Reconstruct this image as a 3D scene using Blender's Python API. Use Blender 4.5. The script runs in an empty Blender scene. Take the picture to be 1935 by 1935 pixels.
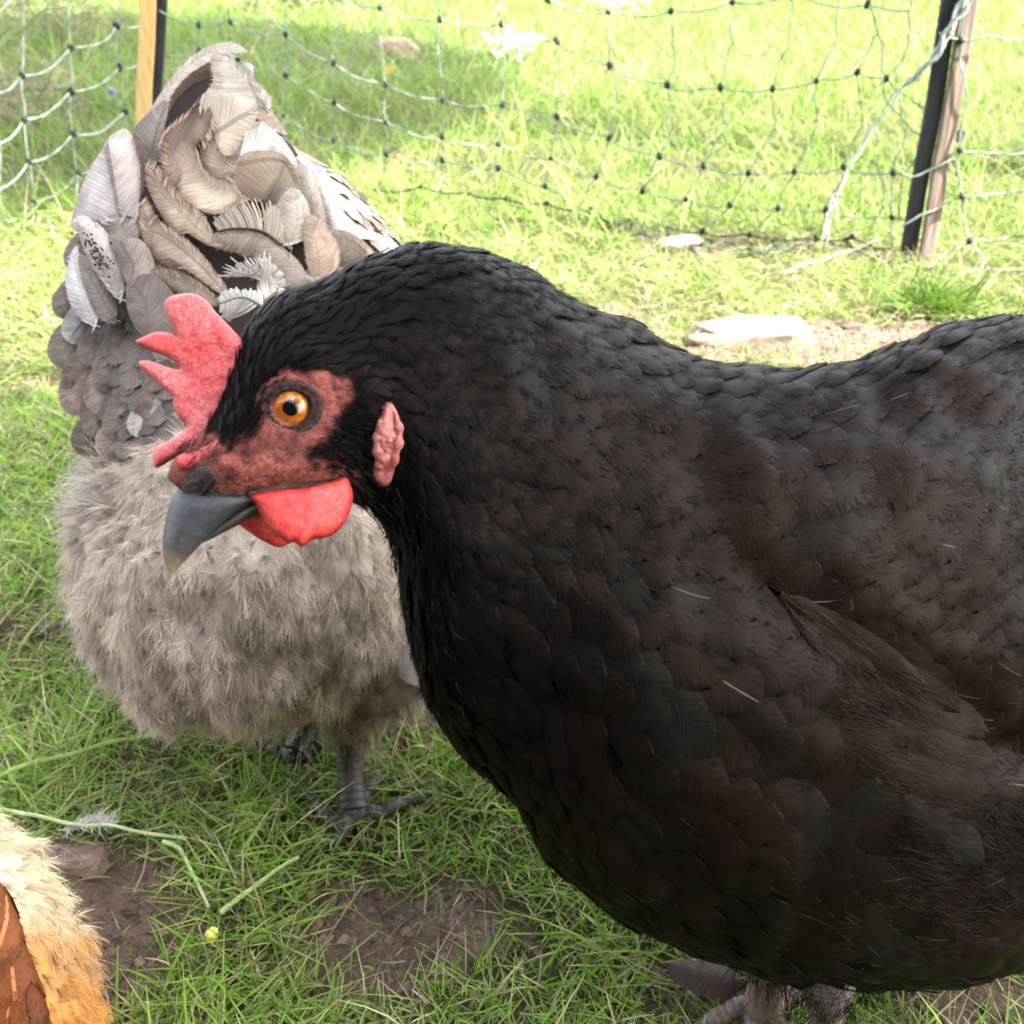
import bpy, math, random
import numpy as np
from mathutils import Vector, Matrix
from mathutils.bvhtree import BVHTree
from mathutils import geometry as mgeo

rng = np.random.default_rng(11)
random.seed(5)
SC = bpy.context.scene
COL = SC.collection
R = math.radians

# ------------------------------------------------------------------ camera, light, exposure
CAM_H, PITCH, FOV = 0.46, R(30), R(50)
cam = bpy.data.cameras.new('camera')
cam.angle = FOV
cam.clip_start = 0.01
cam.clip_end = 500
cam_ob = bpy.data.objects.new('camera', cam)
COL.objects.link(cam_ob)
cam_ob.location = (0, 0, CAM_H)
cam_ob.rotation_euler = (R(90) - PITCH, 0, 0)
SC.camera = cam_ob
cam.dof.use_dof = True
cam.dof.focus_distance = 0.40
cam.dof.aperture_fstop = 24.0
cam.lens_unit = 'FOV'

SUN_EL, SUN_AZ = R(48), R(112)          # azimuth: clockwise from +Y (away from the camera)
sun_dir = Vector((math.sin(SUN_AZ) * math.cos(SUN_EL), math.cos(SUN_AZ) * math.cos(SUN_EL), math.sin(SUN_EL)))
world = bpy.data.worlds.new('World')
SC.world = world
world.use_nodes = True
wn = world.node_tree
sky = wn.nodes.new('ShaderNodeTexSky')
sky.sky_type = 'NISHITA'
sky.sun_disc = False
sky.sun_elevation = SUN_EL
sky.sun_rotation = SUN_AZ
sky.air_density = 1.0
sky.dust_density = 3.0
sky.ozone_density = 0.6
bg = wn.nodes['Background']
hs = wn.nodes.new('ShaderNodeHueSaturation')      # sky desaturated, standing in for a white balance that warms the shade
hs.inputs['Saturation'].default_value = 0.35
wn.links.new(sky.outputs[0], hs.inputs['Color'])
wn.links.new(hs.outputs[0], bg.inputs[0])
bg.inputs[1].default_value = 0.15
sl = bpy.data.lights.new('sun', 'SUN')
sl.energy = 5.0
sl.angle = R(0.6)
sl.color = (1.0, 0.95, 0.86)
sun = bpy.data.objects.new('sun', sl)
COL.objects.link(sun)
sun.rotation_euler = (-sun_dir).to_track_quat('-Z', 'Y').to_euler()
sun.location = (4, -2, 6)
SC.view_settings.view_transform = 'Standard'
SC.view_settings.look = 'None'
SC.view_settings.exposure = 3.3
SC.view_settings.gamma = 1.0
SC.cycles.max_bounces = 6
SC.cycles.transparent_max_bounces = 6
SC.cycles.use_denoising = True

# ------------------------------------------------------------------ geometry helpers
CAMP = np.array([0, 0, CAM_H])
FW = np.array([0, math.cos(PITCH), -math.sin(PITCH)])
UP = np.array([0, math.sin(PITCH), math.cos(PITCH)])
RT = np.array([1.0, 0, 0])
KPX = 2 * math.tan(FOV / 2) / 1935.0


def P(px, py, d):
    """a point at pixel-like bearing (px, py) and depth d metres from the viewpoint"""
    px, py, d = np.broadcast_arrays(np.asarray(px, float), np.asarray(py, float), np.asarray(d, float))
    return CAMP + d[..., None] * (FW + RT * ((px - 967.5) * KPX)[..., None] + UP * ((967.5 - py) * KPX)[..., None])


def ray(px, py):
    v = FW + RT * (px - 967.5) * KPX + UP * (967.5 - py) * KPX
    return v / np.linalg.norm(v)


def G(px, py, z=0.0):
    """where that bearing meets the level z"""
    v = FW + RT * (px - 967.5) * KPX + UP * (967.5 - py) * KPX
    t = (z - CAM_H) / v[2]
    return CAMP + v * t


def proj(p):
    q = np.asarray(p) - CAMP
    d = q @ FW
    return 967.5 + (q @ RT) / d / KPX, 967.5 - (q @ UP) / d / KPX, d


def vnoise(p, seed=0):
    p = np.asarray(p, float)
    i = np.floor(p).astype(np.int64)
    f = p - i
    f = f * f * (3 - 2 * f)
    out = np.zeros(len(p))
    for dx in (0, 1):
        for dy in (0, 1):
            for dz in (0, 1):
                h = (i[:, 0] + dx) * 374761393 + (i[:, 1] + dy) * 668265263 + (i[:, 2] + dz) * 2147483647 + seed * 974634777
                h = (h ^ (h >> 13)) * 1274126177
                h = (h ^ (h >> 16)) & 0xffffff
                w = (f[:, 0] if dx else 1 - f[:, 0]) * (f[:, 1] if dy else 1 - f[:, 1]) * (f[:, 2] if dz else 1 - f[:, 2])
                out += w * (h / 0xffffff)
    return out


def nrmz(a):
    return a / (np.linalg.norm(a, axis=-1, keepdims=True) + 1e-12)


def smooth(a, b, x):
    t = np.clip((x - a) / (b - a), 0, 1)
    return t * t * (3 - 2 * t)


def catmull(pts, n, closed=False):
    pts = np.asarray(pts, float)
    m = len(pts)
    if closed:
        ext = np.vstack([pts[-1:], pts, pts[:2]])
        t = np.linspace(0, m, n, endpoint=False)
    else:
        ext = np.vstack([2 * pts[:1] - pts[1:2], pts, 2 * pts[-1:] - pts[-2:-1]])
        t = np.linspace(0, m - 1, n)
    i = np.minimum(t.astype(int), (m - 1) if closed else (m - 2))
    f = (t - i)[:, None]
    p0, p1, p2, p3 = ext[i], ext[i + 1], ext[i + 2], ext[i + 3]
    return 0.5 * (2 * p1 + (p2 - p0) * f + (2 * p0 - 5 * p1 + 4 * p2 - p3) * f ** 2 + (3 * p1 - p0 - 3 * p2 + p3) * f ** 3)


class Bag:
    """collects vertices, faces and point attributes into one mesh"""

    def __init__(self):
        self.V, self.F, self.C, self.A, self.n = [], [], [], [], 0

    def add(self, V, F, C=None, A=None):
        V = np.asarray(V, float).reshape(-1, 3)
        C = np.ones((len(V), 4)) if C is None else np.asarray(C, float)
        if C.ndim == 1:
            C = np.tile(C, (len(V), 1))
        if C.shape[1] == 3:
            C = np.hstack([C, np.zeros((len(C), 1))])
        A = np.zeros((len(V), 2)) if A is None else np.asarray(A, float)
        self.V.append(V)
        self.C.append(C)
        self.A.append(A)
        F = np.asarray(F)
        self.F.append(F + self.n)
        self.n += len(V)


def link(name, me, parent=None, mat=None):
    o = bpy.data.objects.new(name, me)
    COL.objects.link(o)
    if parent is not None:
        o.parent = parent
    if mat is not None and me is not None:
        me.materials.append(mat)
    return o


def origin_of(o):
    loc = np.zeros(3)
    while o is not None:
        loc = loc + np.array(o.location)
        o = o.parent
    return loc


def build(name, bag, mat, parent=None, smoothf=True, loc=None):
    V = np.vstack(bag.V)
    off = origin_of(parent)
    if loc is not None:
        off = off + np.asarray(loc)
    V = V - off
    me = bpy.data.meshes.new(name)
    me.vertices.add(len(V))
    me.vertices.foreach_set('co', V.astype(np.float32).ravel())
    nl = sum(f.size for f in bag.F)
    npoly = sum(len(f) for f in bag.F)
    me.loops.add(nl)
    me.polygons.add(npoly)
    me.loops.foreach_set('vertex_index', np.concatenate([f.ravel() for f in bag.F]).astype(np.int32))
    tot = np.concatenate([np.full(len(f), f.shape[1]) for f in bag.F]).astype(np.int32)
    st = np.concatenate([[0], np.cumsum(tot)[:-1]]).astype(np.int32)
    me.polygons.foreach_set('loop_start', st)
    me.polygons.foreach_set('loop_total', tot)
    me.polygons.foreach_set('use_smooth', np.full(npoly, smoothf))
    a = me.attributes.new('col', 'FLOAT_COLOR', 'POINT')
    a.data.foreach_set('color', np.vstack(bag.C).astype(np.float32).ravel())
    A = np.vstack(bag.A)
    if A.any():
        a = me.attributes.new('barb', 'FLOAT', 'POINT')
        a.data.foreach_set('value', A[:, 0].astype(np.float32))
        a = me.attributes.new('shaft', 'FLOAT', 'POINT')
        a.data.foreach_set('value', A[:, 1].astype(np.float32))
    me.update()
    me.validate()
    o = link(name, me, parent, mat)
    if loc is not None:
        o.location = tuple(loc)
    return o


def thing(name, label, cat, loc=(0, 0, 0), group=None):
    o = bpy.data.objects.new(name, None)
    COL.objects.link(o)
    o.location = tuple(loc)
    o.empty_display_size = 0.02
    tag(o, label, cat, group)
    return o


def tag(o, label, cat, group=None, kind=None):
    if label:
        o['label'] = label
    if cat:
        o['category'] = cat
    if group:
        o['group'] = group
    if kind:
        o['kind'] = kind
    return o


def grid_faces(nu, nv, cyc=False):
    iu = np.arange(nu - 1)[:, None]
    iv = np.arange(nv if cyc else nv - 1)[None, :]
    jv = (iv + 1) % nv
    a = iu * nv + iv
    b = iu * nv + jv
    c = (iu + 1) * nv + jv
    d = (iu + 1) * nv + iv
    return np.stack([a, b, c, d], -1).reshape(-1, 4)


def tube(bag, pts, rad, col=(1, 1, 1), seg=8, cap=True):
    pts = np.asarray(pts, float)
    n = len(pts)
    rad = np.broadcast_to(np.asarray(rad, float), (n,))
    T = nrmz(np.gradient(pts, axis=0))
    ref = np.array([0.3, 0.2, 1.0]) if abs(T[:, 2]).mean() < 0.8 else np.array([1.0, 0.2, 0.1])
    A = nrmz(np.cross(T, ref))
    B = np.cross(T, A)
    th = np.linspace(0, 2 * math.pi, seg, endpoint=False)
    V = pts[:, None] + rad[:, None, None] * (A[:, None] * np.cos(th)[None, :, None] + B[:, None] * np.sin(th)[None, :, None])
    F = grid_faces(n, seg, True)
    col = np.asarray(col, float)
    C = np.repeat(col, seg, axis=0) if col.ndim == 2 else col
    bag.add(V.reshape(-1, 3), F, C)
    if cap:
        for e, i in ((0, 0), (n - 1, n - 1)):
            ring = V[i]
            c = col[i] if col.ndim == 2 else col
            o = np.array([[0, k + 1, (k + 1) % seg + 1] for k in range(seg)])
            bag.add(np.vstack([pts[i][None], ring]), o, c)


def box(bag, c, ax, ay, az, col=(1, 1, 1)):
    """box from centre and three half-axis vectors, edges chamfered a little"""
    c = np.asarray(c, float)
    bm_v = []
    for sx in (-1, 1):
        for sy in (-1, 1):
            for sz in (-1, 1):
                for k in range(3):
                    f = [0.94, 0.94, 0.94]
                    f[k] = 1.0
                    bm_v.append(c + sx * f[0] * ax + sy * f[1] * ay + sz * f[2] * az)
    V = np.array(bm_v)
    idx = lambda sx, sy, sz, k: ((sx * 2 + sy) * 2 + sz) * 3 + k
    Q = []
    for s in (0, 1):
        Q.append([idx(s, 0, 0, 0), idx(s, 1, 0, 0), idx(s, 1, 1, 0), idx(s, 0, 1, 0)])
        Q.append([idx(0, s, 0, 1), idx(1, s, 0, 1), idx(1, s, 1, 1), idx(0, s, 1, 1)])
        Q.append([idx(0, 0, s, 2), idx(1, 0, s, 2), idx(1, 1, s, 2), idx(0, 1, s, 2)])
        for t in (0, 1):
            Q.append([idx(s, t, 0, 0), idx(s, t, 1, 0), idx(s, t, 1, 1), idx(s, t, 0, 1)])
            Q.append([idx(s, 0, t, 0), idx(s, 1, t, 0), idx(s, 1, t, 2), idx(s, 0, t, 2)])
            Q.append([idx(0, s, t, 1), idx(1, s, t, 1), idx(1, s, t, 2), idx(0, s, t, 2)])
    bag.add(V, np.array(Q), col)
    T = [[idx(a, b, d, k) for k in range(3)] for a in (0, 1) for b in (0, 1) for d in (0, 1)]
    bag.F.append(np.array(T) + bag.n - len(V))


# ------------------------------------------------------------------ materials
def new_mat(name):
    m = bpy.data.materials.new(name)
    m.use_nodes = True
    nt = m.node_tree
    return m, nt, nt.nodes['Principled BSDF'], nt.nodes['Material Output']


def N(nt, typ, **kw):
    n = nt.nodes.new(typ)
    for k, v in kw.items():
        if k.startswith('i_'):
            n.inputs[int(k[2:])].default_value = v
        else:
            setattr(n, k, v)
    return n


def noise_node(nt, scale, detail=4, rough=0.6):
    tc = N(nt, 'ShaderNodeTexCoord')
    n = N(nt, 'ShaderNodeTexNoise')
    n.inputs['Scale'].default_value = scale
    n.inputs['Detail'].default_value = detail
    n.inputs['Roughness'].default_value = rough
    nt.links.new(tc.outputs['Object'], n.inputs['Vector'])
    return n


def ramp(nt, fac, stops):
    r = N(nt, 'ShaderNodeValToRGB')
    e = r.color_ramp.elements
    while len(e) < len(stops):
        e.new(0.5)
    for el, (p, c) in zip(e, stops):
        el.position = p
        el.color = (*c, 1) if len(c) == 3 else c
    nt.links.new(fac, r.inputs[0])
    return r


def math_node(nt, op, a, b=None, c=None):
    n = N(nt, 'ShaderNodeMath', operation=op)
    for k, x in enumerate((a, b, c)):
        if x is None:
            continue
        if isinstance(x, (int, float)):
            n.inputs[k].default_value = x
        else:
            nt.links.new(x, n.inputs[k])
    return n.outputs[0]


def mix_rgb(nt, fac, a, b, typ='MIX'):
    n = N(nt, 'ShaderNodeMix', data_type='RGBA', blend_type=typ)
    for k, x in ((0, fac), (6, a), (7, b)):
        if isinstance(x, (int, float)):
            n.inputs[k].default_value = x
        elif isinstance(x, tuple):
            n.inputs[k].default_value = (*x, 1)
        else:
            nt.links.new(x, n.inputs[k])
    return n.outputs[2]


def bump(nt, bsdf, h, strength, dist):
    b = N(nt, 'ShaderNodeBump')
    b.inputs['Strength'].default_value = strength
    b.inputs['Distance'].default_value = dist
    nt.links.new(h, b.inputs['Height'])
    nt.links.new(b.outputs[0], bsdf.inputs['Normal'])
    return b


def feather_mat(name, pitch, barb_amt, rough=0.5, spec=0.35, sheen=0.0, trans=0.0, shaft_col=(0.5, 0.45, 0.4), mottle=0.25, sheen_tint=(1, 1, 1), shaft_w=0.07, bstr=0.25, tint=(1, 1, 1)):
    m, nt, b, out = new_mat(name)
    col = N(nt, 'ShaderNodeAttribute', attribute_name='col')
    barb = N(nt, 'ShaderNodeAttribute', attribute_name='barb')
    sh = N(nt, 'ShaderNodeAttribute', attribute_name='shaft')
    cx = N(nt, 'ShaderNodeCombineXYZ')
    nt.links.new(math_node(nt, 'MULTIPLY', barb.outputs['Fac'], 1 / pitch), cx.inputs[0])
    nt.links.new(math_node(nt, 'MULTIPLY', sh.outputs['Fac'], 1.3), cx.inputs[1])
    bn = N(nt, 'ShaderNodeTexNoise')
    bn.inputs['Scale'].default_value = 1.0
    bn.inputs['Detail'].default_value = 3.0
    bn.inputs['Roughness'].default_value = 0.65
    nt.links.new(cx.outputs[0], bn.inputs['Vector'])
    mr = N(nt, 'ShaderNodeMapRange')
    mr.inputs['From Min'].default_value = 0.32
    mr.inputs['From Max'].default_value = 0.62
    nt.links.new(bn.outputs['Fac'], mr.inputs[0])
    sn = mr.outputs[0]
    n2 = noise_node(nt, 90, 4)
    dark = math_node(nt, 'MULTIPLY_ADD', sn, barb_amt, 1 - barb_amt)
    mot = math_node(nt, 'MULTIPLY_ADD', n2.outputs['Fac'], 2 * mottle, 1 - mottle)
    f = math_node(nt, 'MULTIPLY', dark, mot)
    c = mix_rgb(nt, 1.0, col.outputs['Color'], f, 'MULTIPLY')
    # shaft: a thin line where the across coordinate is near zero, strength in the colour's alpha
    a = math_node(nt, 'ABSOLUTE', sh.outputs['Fac'])
    s = math_node(nt, 'LESS_THAN', a, shaft_w)
    s = math_node(nt, 'MULTIPLY', s, col.outputs['Alpha'])
    c = mix_rgb(nt, s, c, shaft_col)
    nt.links.new(c, b.inputs['Base Color'])
    b.inputs['Roughness'].default_value = rough
    b.inputs['Specular IOR Level'].default_value = spec
    b.inputs['Specular Tint'].default_value = (*tint, 1)
    b.inputs['Sheen Weight'].default_value = sheen
    b.inputs['Sheen Roughness'].default_value = 0.4
    b.inputs['Sheen Tint'].default_value = (*sheen_tint, 1)
    bump(nt, b, sn, bstr, pitch * 0.35)
    if trans:
        t = N(nt, 'ShaderNodeBsdfTranslucent')
        nt.links.new(c, t.inputs[0])
        mx = N(nt, 'ShaderNodeMixShader')
        mx.inputs[0].default_value = trans
        nt.links.new(b.outputs[0], mx.inputs[1])
        nt.links.new(t.outputs[0], mx.inputs[2])
        nt.links.new(mx.outputs[0], out.inputs[0])
    return m


def strand_mat(name, trans=0.3, rough=0.7, spec=0.25):
    m, nt, b, out = new_mat(name)
    col = N(nt, 'ShaderNodeAttribute', attribute_name='col')
    nt.links.new(col.outputs['Color'], b.inputs['Base Color'])
    b.inputs['Roughness'].default_value = rough
    b.inputs['Specular IOR Level'].default_value = spec
    t = N(nt, 'ShaderNodeBsdfTranslucent')
    nt.links.new(col.outputs['Color'], t.inputs[0])
    mx = N(nt, 'ShaderNodeMixShader')
    mx.inputs[0].default_value = trans
    nt.links.new(b.outputs[0], mx.inputs[1])
    nt.links.new(t.outputs[0], mx.inputs[2])
    nt.links.new(mx.outputs[0], out.inputs[0])
    return m


def attr_mat(name, rough=0.6, spec=0.3, nscale=120, namt=0.3, bstr=0.4, bdist=0.001, coat=0.0, sss=0.0):
    m, nt, b, out = new_mat(name)
    col = N(nt, 'ShaderNodeAttribute', attribute_name='col')
    nz = noise_node(nt, nscale, 5)
    f = math_node(nt, 'MULTIPLY_ADD', nz.outputs['Fac'], 2 * namt, 1 - namt)
    c = mix_rgb(nt, 1.0, col.outputs['Color'], f, 'MULTIPLY')
    nt.links.new(c, b.inputs['Base Color'])
    b.inputs['Roughness'].default_value = rough
    b.inputs['Specular IOR Level'].default_value = spec
    b.inputs['Coat Weight'].default_value = coat
    b.inputs['Coat Roughness'].default_value = 0.1
    if sss:
        b.inputs['Subsurface Weight'].default_value = sss
        b.inputs['Subsurface Radius'].default_value = (1.0, 0.25, 0.2)
        b.inputs['Subsurface Scale'].default_value = 0.002
    bump(nt, b, nz.outputs['Fac'], bstr, bdist)
    return m


def comb_mat(name, base, pale, scale=1500):
    m, nt, b, out = new_mat(name)
    n1 = noise_node(nt, scale, 4, 0.75)
    n2 = noise_node(nt, 60, 4, 0.6)
    f = math_node(nt, 'ADD', math_node(nt, 'MULTIPLY', n1.outputs['Fac'], 0.62), math_node(nt, 'MULTIPLY', n2.outputs['Fac'], 0.38))
    r = ramp(nt, f, [(0.36, tuple(x * 0.55 for x in base)), (0.46, base), (0.56, tuple(a_ * .65 + b_ * .35 for a_, b_ in zip(base, pale))), (0.66, pale)])
    nt.links.new(r.outputs[0], b.inputs['Base Color'])
    b.inputs['Roughness'].default_value = 0.55
    b.inputs['Specular IOR Level'].default_value = 0.4
    b.inputs['Subsurface Weight'].default_value = 0.25
    b.inputs['Subsurface Radius'].default_value = (1.0, 0.2, 0.15)
    b.inputs['Subsurface Scale'].default_value = 0.002
    bump(nt, b, n1.outputs['Fac'], 0.5, 0.0005)
    return m


M_black = feather_mat('black_feather', 0.0011, 0.38, rough=0.48, spec=0.055, shaft_col=(0.075, 0.062, 0.055), mottle=0.3, shaft_w=0.024, bstr=0.2, tint=(1.0, 0.74, 0.62))
M_grey = feather_mat('grey_feather', 0.0011, 0.42, rough=0.7, spec=0.15, trans=0.18, shaft_col=(0.10, 0.075, 0.06), mottle=0.22, shaft_w=0.06)
M_buff = feather_mat('chestnut_feather', 0.0014, 0.3, rough=0.6, spec=0.2, trans=0.1, shaft_col=(0.6, 0.3, 0.12), mottle=0.25)
M_down = strand_mat('down', 0.3, 0.8)
M_downb = strand_mat('black_down', 0.1, 0.6, 0.05)
M_grass = strand_mat('grass_blade', 0.4, 0.55)
M_skin = attr_mat('hen_skin', 0.65, 0.035, 620, 0.75, 1.0, 0.0011)
M_scale = attr_mat('leg_scale', 0.55, 0.35, 300, 0.35, 0.6, 0.0006)
M_horn = attr_mat('beak_horn', 0.5, 0.3, 520, 0.7, 0.5, 0.0004)
M_comb = comb_mat('comb_skin', (0.37, 0.026, 0.028), (0.54, 0.24, 0.24))
M_wattle = comb_mat('wattle_skin', (0.42, 0.017, 0.014), (0.50, 0.10, 0.085), 900)
M_lobe = comb_mat('ear_lobe_skin', (0.24, 0.050, 0.042), (0.42, 0.24, 0.21), 900)
M_stuff = attr_mat('plain', 0.8, 0.2, 60, 0.3, 0.3, 0.002)
M_net = attr_mat('twine', 0.7, 0.25, 300, 0.35, 0.4, 0.001)


# ------------------------------------------------------------------ ground
SOIL = []           # bare patches: centre and radii in metres, found from where they lie
for (px, py, rx, ry, s) in ((760, 1745, 180, 75, 1.0), (235, 1750, 125, 120, 1.0), (820, 1370, 90, 60, .9), (1380, 1880, 130, 50, .7),
                            (1840, 1905, 160, 50, 1.0), (120, 1640, 90, 40, .7), (600, 1690, 60, 30, .5), (60, 1210, 120, 40, .55),
                            (1650, 655, 260, 38, .95), (1290, 690, 120, 35, .9), (1120, 620, 110, 30, .5), (1330, 465, 130, 18, .6),
                            (700, 1375, 80, 40, .5), (130, 1150, 70, 25, .4), (330, 1500, 70, 25, .4), (1560, 470, 90, 20, .5), (700, 1850, 90, 40, .5), (1000, 1800, 60, 30, .4), (20, 860, 60, 18, .5), (60, 730, 80, 16, .4)):
    c = G(px, py)
    SOIL.append((c[0], c[1], abs(G(px + rx, py)[0] - c[0]), abs(G(px, py - ry)[1] - c[1]), s))


def soil_amount(x, y):
    q = np.stack([x * 22, y * 22, 0 * x], -1)
    nz = vnoise(q, 3) * 0.6 + vnoise(q * 2.7, 4) * 0.4
    out = np.zeros(len(x))
    for cx, cy, rx, ry, s in SOIL:
        d = np.sqrt(((x - cx) / rx) ** 2 + ((y - cy) / ry) ** 2)
        out = np.maximum(out, s * smooth(1.5, 0.95, d + (nz - 0.5) * 1.3))
    return out


def ground_z(x, y):
    q = np.stack([x * 9, y * 9, 0 * x], -1)
    near = smooth(8, 3, np.hypot(x, y))
    h = (vnoise(q, 21) - 0.5) * 0.012 + (vnoise(q * 3.3, 22) - 0.5) * 0.006 + (vnoise(q * 9.7, 23) - .5) * 0.003
    return h * near


gx = np.concatenate([-np.geomspace(120, 1.25, 24), np.linspace(-1.2, 1.2, 260), np.geomspace(1.25, 120, 24)])
gy = np.concatenate([-np.geomspace(120, 0.25, 20), np.linspace(-0.2, 2.2, 260), np.geomspace(2.25, 160, 30)])
GX, GY = np.meshgrid(gx, gy, indexing='ij')
gxf, gyf = GX.ravel(), GY.ravel()
gv = np.stack([gxf, gyf, ground_z(gxf, gyf)], -1)
sa = soil_amount(gxf, gyf)
bag = Bag()
gc = np.zeros((len(gv), 3))
gc[:] = (0.060, 0.052, 0.026)
gc = gc * (1 - sa[:, None]) + np.array([0.15, 0.102, 0.078]) * sa[:, None]
far = smooth(2.2, 5, gyf)[:, None]
gc = gc * (1 - far) + np.array([0.07, 0.10, 0.025]) * far
bag.add(gv, grid_faces(len(gx), len(gy)), gc)
m, nt, b, out = new_mat('soil')
col = N(nt, 'ShaderNodeAttribute', attribute_name='col')
n1 = noise_node(nt, 55, 8, 0.7)
n2 = noise_node(nt, 420, 5, 0.7)
f = math_node(nt, 'MULTIPLY_ADD', n1.outputs['Fac'], 1.5, 0.3)
f2 = math_node(nt, 'MULTIPLY_ADD', n2.outputs['Fac'], 1.1, 0.45)
c = mix_rgb(nt, 1.0, col.outputs['Color'], math_node(nt, 'MULTIPLY', f, f2), 'MULTIPLY')
nt.links.new(c, b.inputs['Base Color'])
b.inputs['Roughness'].default_value = 0.9
b.inputs['Specular IOR Level'].default_value = 0.15
hh = math_node(nt, 'MULTIPLY_ADD', n2.outputs['Fac'], 0.3, n1.outputs['Fac'])
bump(nt, b, hh, 1.0, 0.008)
ground = build('ground', bag, m)
tag(ground, 'lawn ground with bare trodden soil patches', None, kind='structure')


# ------------------------------------------------------------------ grass
def ribbons(bag, root, direc, length, bend, width, col0, col1, rows=5, side=None, taper=0.85):
    """curved tapered ribbons: root (n,3), start direction, length, bend vector added with s^2"""
    n = len(root)
    s = np.linspace(0, 1, rows)
    if side is None:
        rnd = rng.normal(size=(n, 3))
        side = nrmz(np.cross(direc, rnd))
    c = root[:, None] + direc[:, None] * (length[:, None] * s)[..., None] + bend[:, None] * ((s ** 2)[None, :] * length[:, None])[..., None]
    w = width[:, None] * (1 - taper * s ** 1.6)[None, :] * 0.5
    a = c - side[:, None] * w[..., None]
    bb = c + side[:, None] * w[..., None]
    V = np.stack([a, bb], 2).reshape(n, rows * 2, 3)
    f = np.array([[2 * i, 2 * i + 1, 2 * i + 3, 2 * i + 2] for i in range(rows - 1)])
    F = (np.arange(n) * rows * 2)[:, None, None] + f[None]
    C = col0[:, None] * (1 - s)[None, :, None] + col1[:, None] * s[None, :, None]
    C = np.repeat(C, 2, axis=1)
    bag.add(V.reshape(-1, 3), F.reshape(-1, 4), C.reshape(-1, 3))


def grass_field(n, x0, x1, y0, y1, hmin, hmax, width, lean, straw, seed, keep_soil=0.93, wedge=1.5, bright=1.0, dry=0.0):
    r = np.random.default_rng(seed)
    x = r.uniform(x0, x1, n)
    y = r.uniform(y0, y1, n)
    half = (0.30 + 0.52 * y) * wedge
    k = np.abs(x) < half
    sa = soil_amount(x, y)
    q = np.stack([x * 14, y * 14, 0 * x], -1)
    cl = vnoise(q, seed)
    k &= r.random(n) > sa * keep_soil
    k &= r.random(n) < 0.45 + 0.9 * cl
    x, y, sa, cl = x[k], y[k], sa[k], cl[k]
    n = len(x)
    root = np.stack([x, y, ground_z(x, y) - 0.003], -1)
    th = r.uniform(0, 2 * np.pi, n) + (vnoise(np.stack([x * 10, y * 10, 0 * x], -1), seed + 1) - .5) * 6
    tilt = np.clip(r.normal(lean, 0.35, n), 0.05, 1.45)
    horiz = np.stack([np.cos(th), np.sin(th), 0 * th], -1)
    direc = horiz * np.sin(tilt)[:, None] + np.array([0, 0, 1.0]) * np.cos(tilt)[:, None]
    L = r.uniform(hmin, hmax, n) * (0.6 + 0.8 * cl) * (1 - 0.4 * sa)
    bend = horiz * r.uniform(0, 0.6, n)[:, None] + np.array([0, 0, -1.0]) * (r.uniform(0, 0.5, n) * np.cos(tilt))[:, None] + r.normal(size=(n, 3)) * 0.12
    tipz = root[:, 2] + L * (direc[:, 2] + bend[:, 2])
    bend[:, 2] += np.maximum(0, 0.004 - tipz) / L
    wd = width * r.uniform(0.55, 1.25, n)
    g1 = np.array([0.062, 0.145, 0.012])
    g2 = np.array([0.125, 0.225, 0.026])
    g3 = np.array([0.20, 0.27, 0.06])
    st = np.array([0.34, 0.285, 0.18])
    t = np.clip(r.random(n) * 0.7 + cl * 0.45 - 0.1, 0, 1)[:, None]
    c = np.where(t < 0.5, g1 + (g2 - g1) * t * 2, g2 + (g3 - g2) * (t * 2 - 1))
    c = c * (1 - dry) + np.array([.23, .225, .12]) * dry
    iss = r.random(n) < straw
    c[iss] = st * r.uniform(0.45, 1.15, (iss.sum(), 1))
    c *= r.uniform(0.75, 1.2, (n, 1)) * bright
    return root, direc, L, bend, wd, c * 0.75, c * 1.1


bag = Bag()
for args in ((195000, -.75, .75, .20, 1.05, .011, .031, .0016, .8, .22, 1, .965, 1.35, .10, 1.75),
             (10000, -.75, .75, .20, 1.05, .02, .042, .0019, .6, .08, 2, .995, 1.35, .0, 1.7),
             (110000, -1.5, 1.6, 1.05, 1.9, .014, .042, .0019, .85, .26, 3, .95, 1.3, .12),
             (34000, -2.0, 2.3, 1.55, 3.0, .04, .10, .0026, .5, .12, 4, .9, 1.3, .14),
             (36000, -4, 4, 2.6, 6.5, .05, .13, .0045, .5, .12, 5, .9, 1.3, .12)):
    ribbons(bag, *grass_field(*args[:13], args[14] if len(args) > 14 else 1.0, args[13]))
# fallen dead blades lying over the lawn
r = np.random.default_rng(77)
n = 9000
x = r.uniform(-.7, .8, n)
y = r.uniform(.2, 1.6, n)
th = r.uniform(0, 6.28, n)
hz = np.stack([np.cos(th), np.sin(th), r.uniform(0, .25, n)], -1)
c = np.array([.27, .23, .13]) * r.uniform(.35, 1.1, (n, 1))
ribbons(bag, np.stack([x, y, ground_z(x, y) + r.uniform(0.002, .02, n)], -1), nrmz(hz), r.uniform(.015, .045, n), r.normal(size=(n, 3)) * np.array([.4, .4, .08]), np.full(n, .0009), c, c)
grass = build('grass', bag, M_grass)
tag(grass, 'short tangled lawn grass with dead blades', 'grass', kind='stuff')

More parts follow.
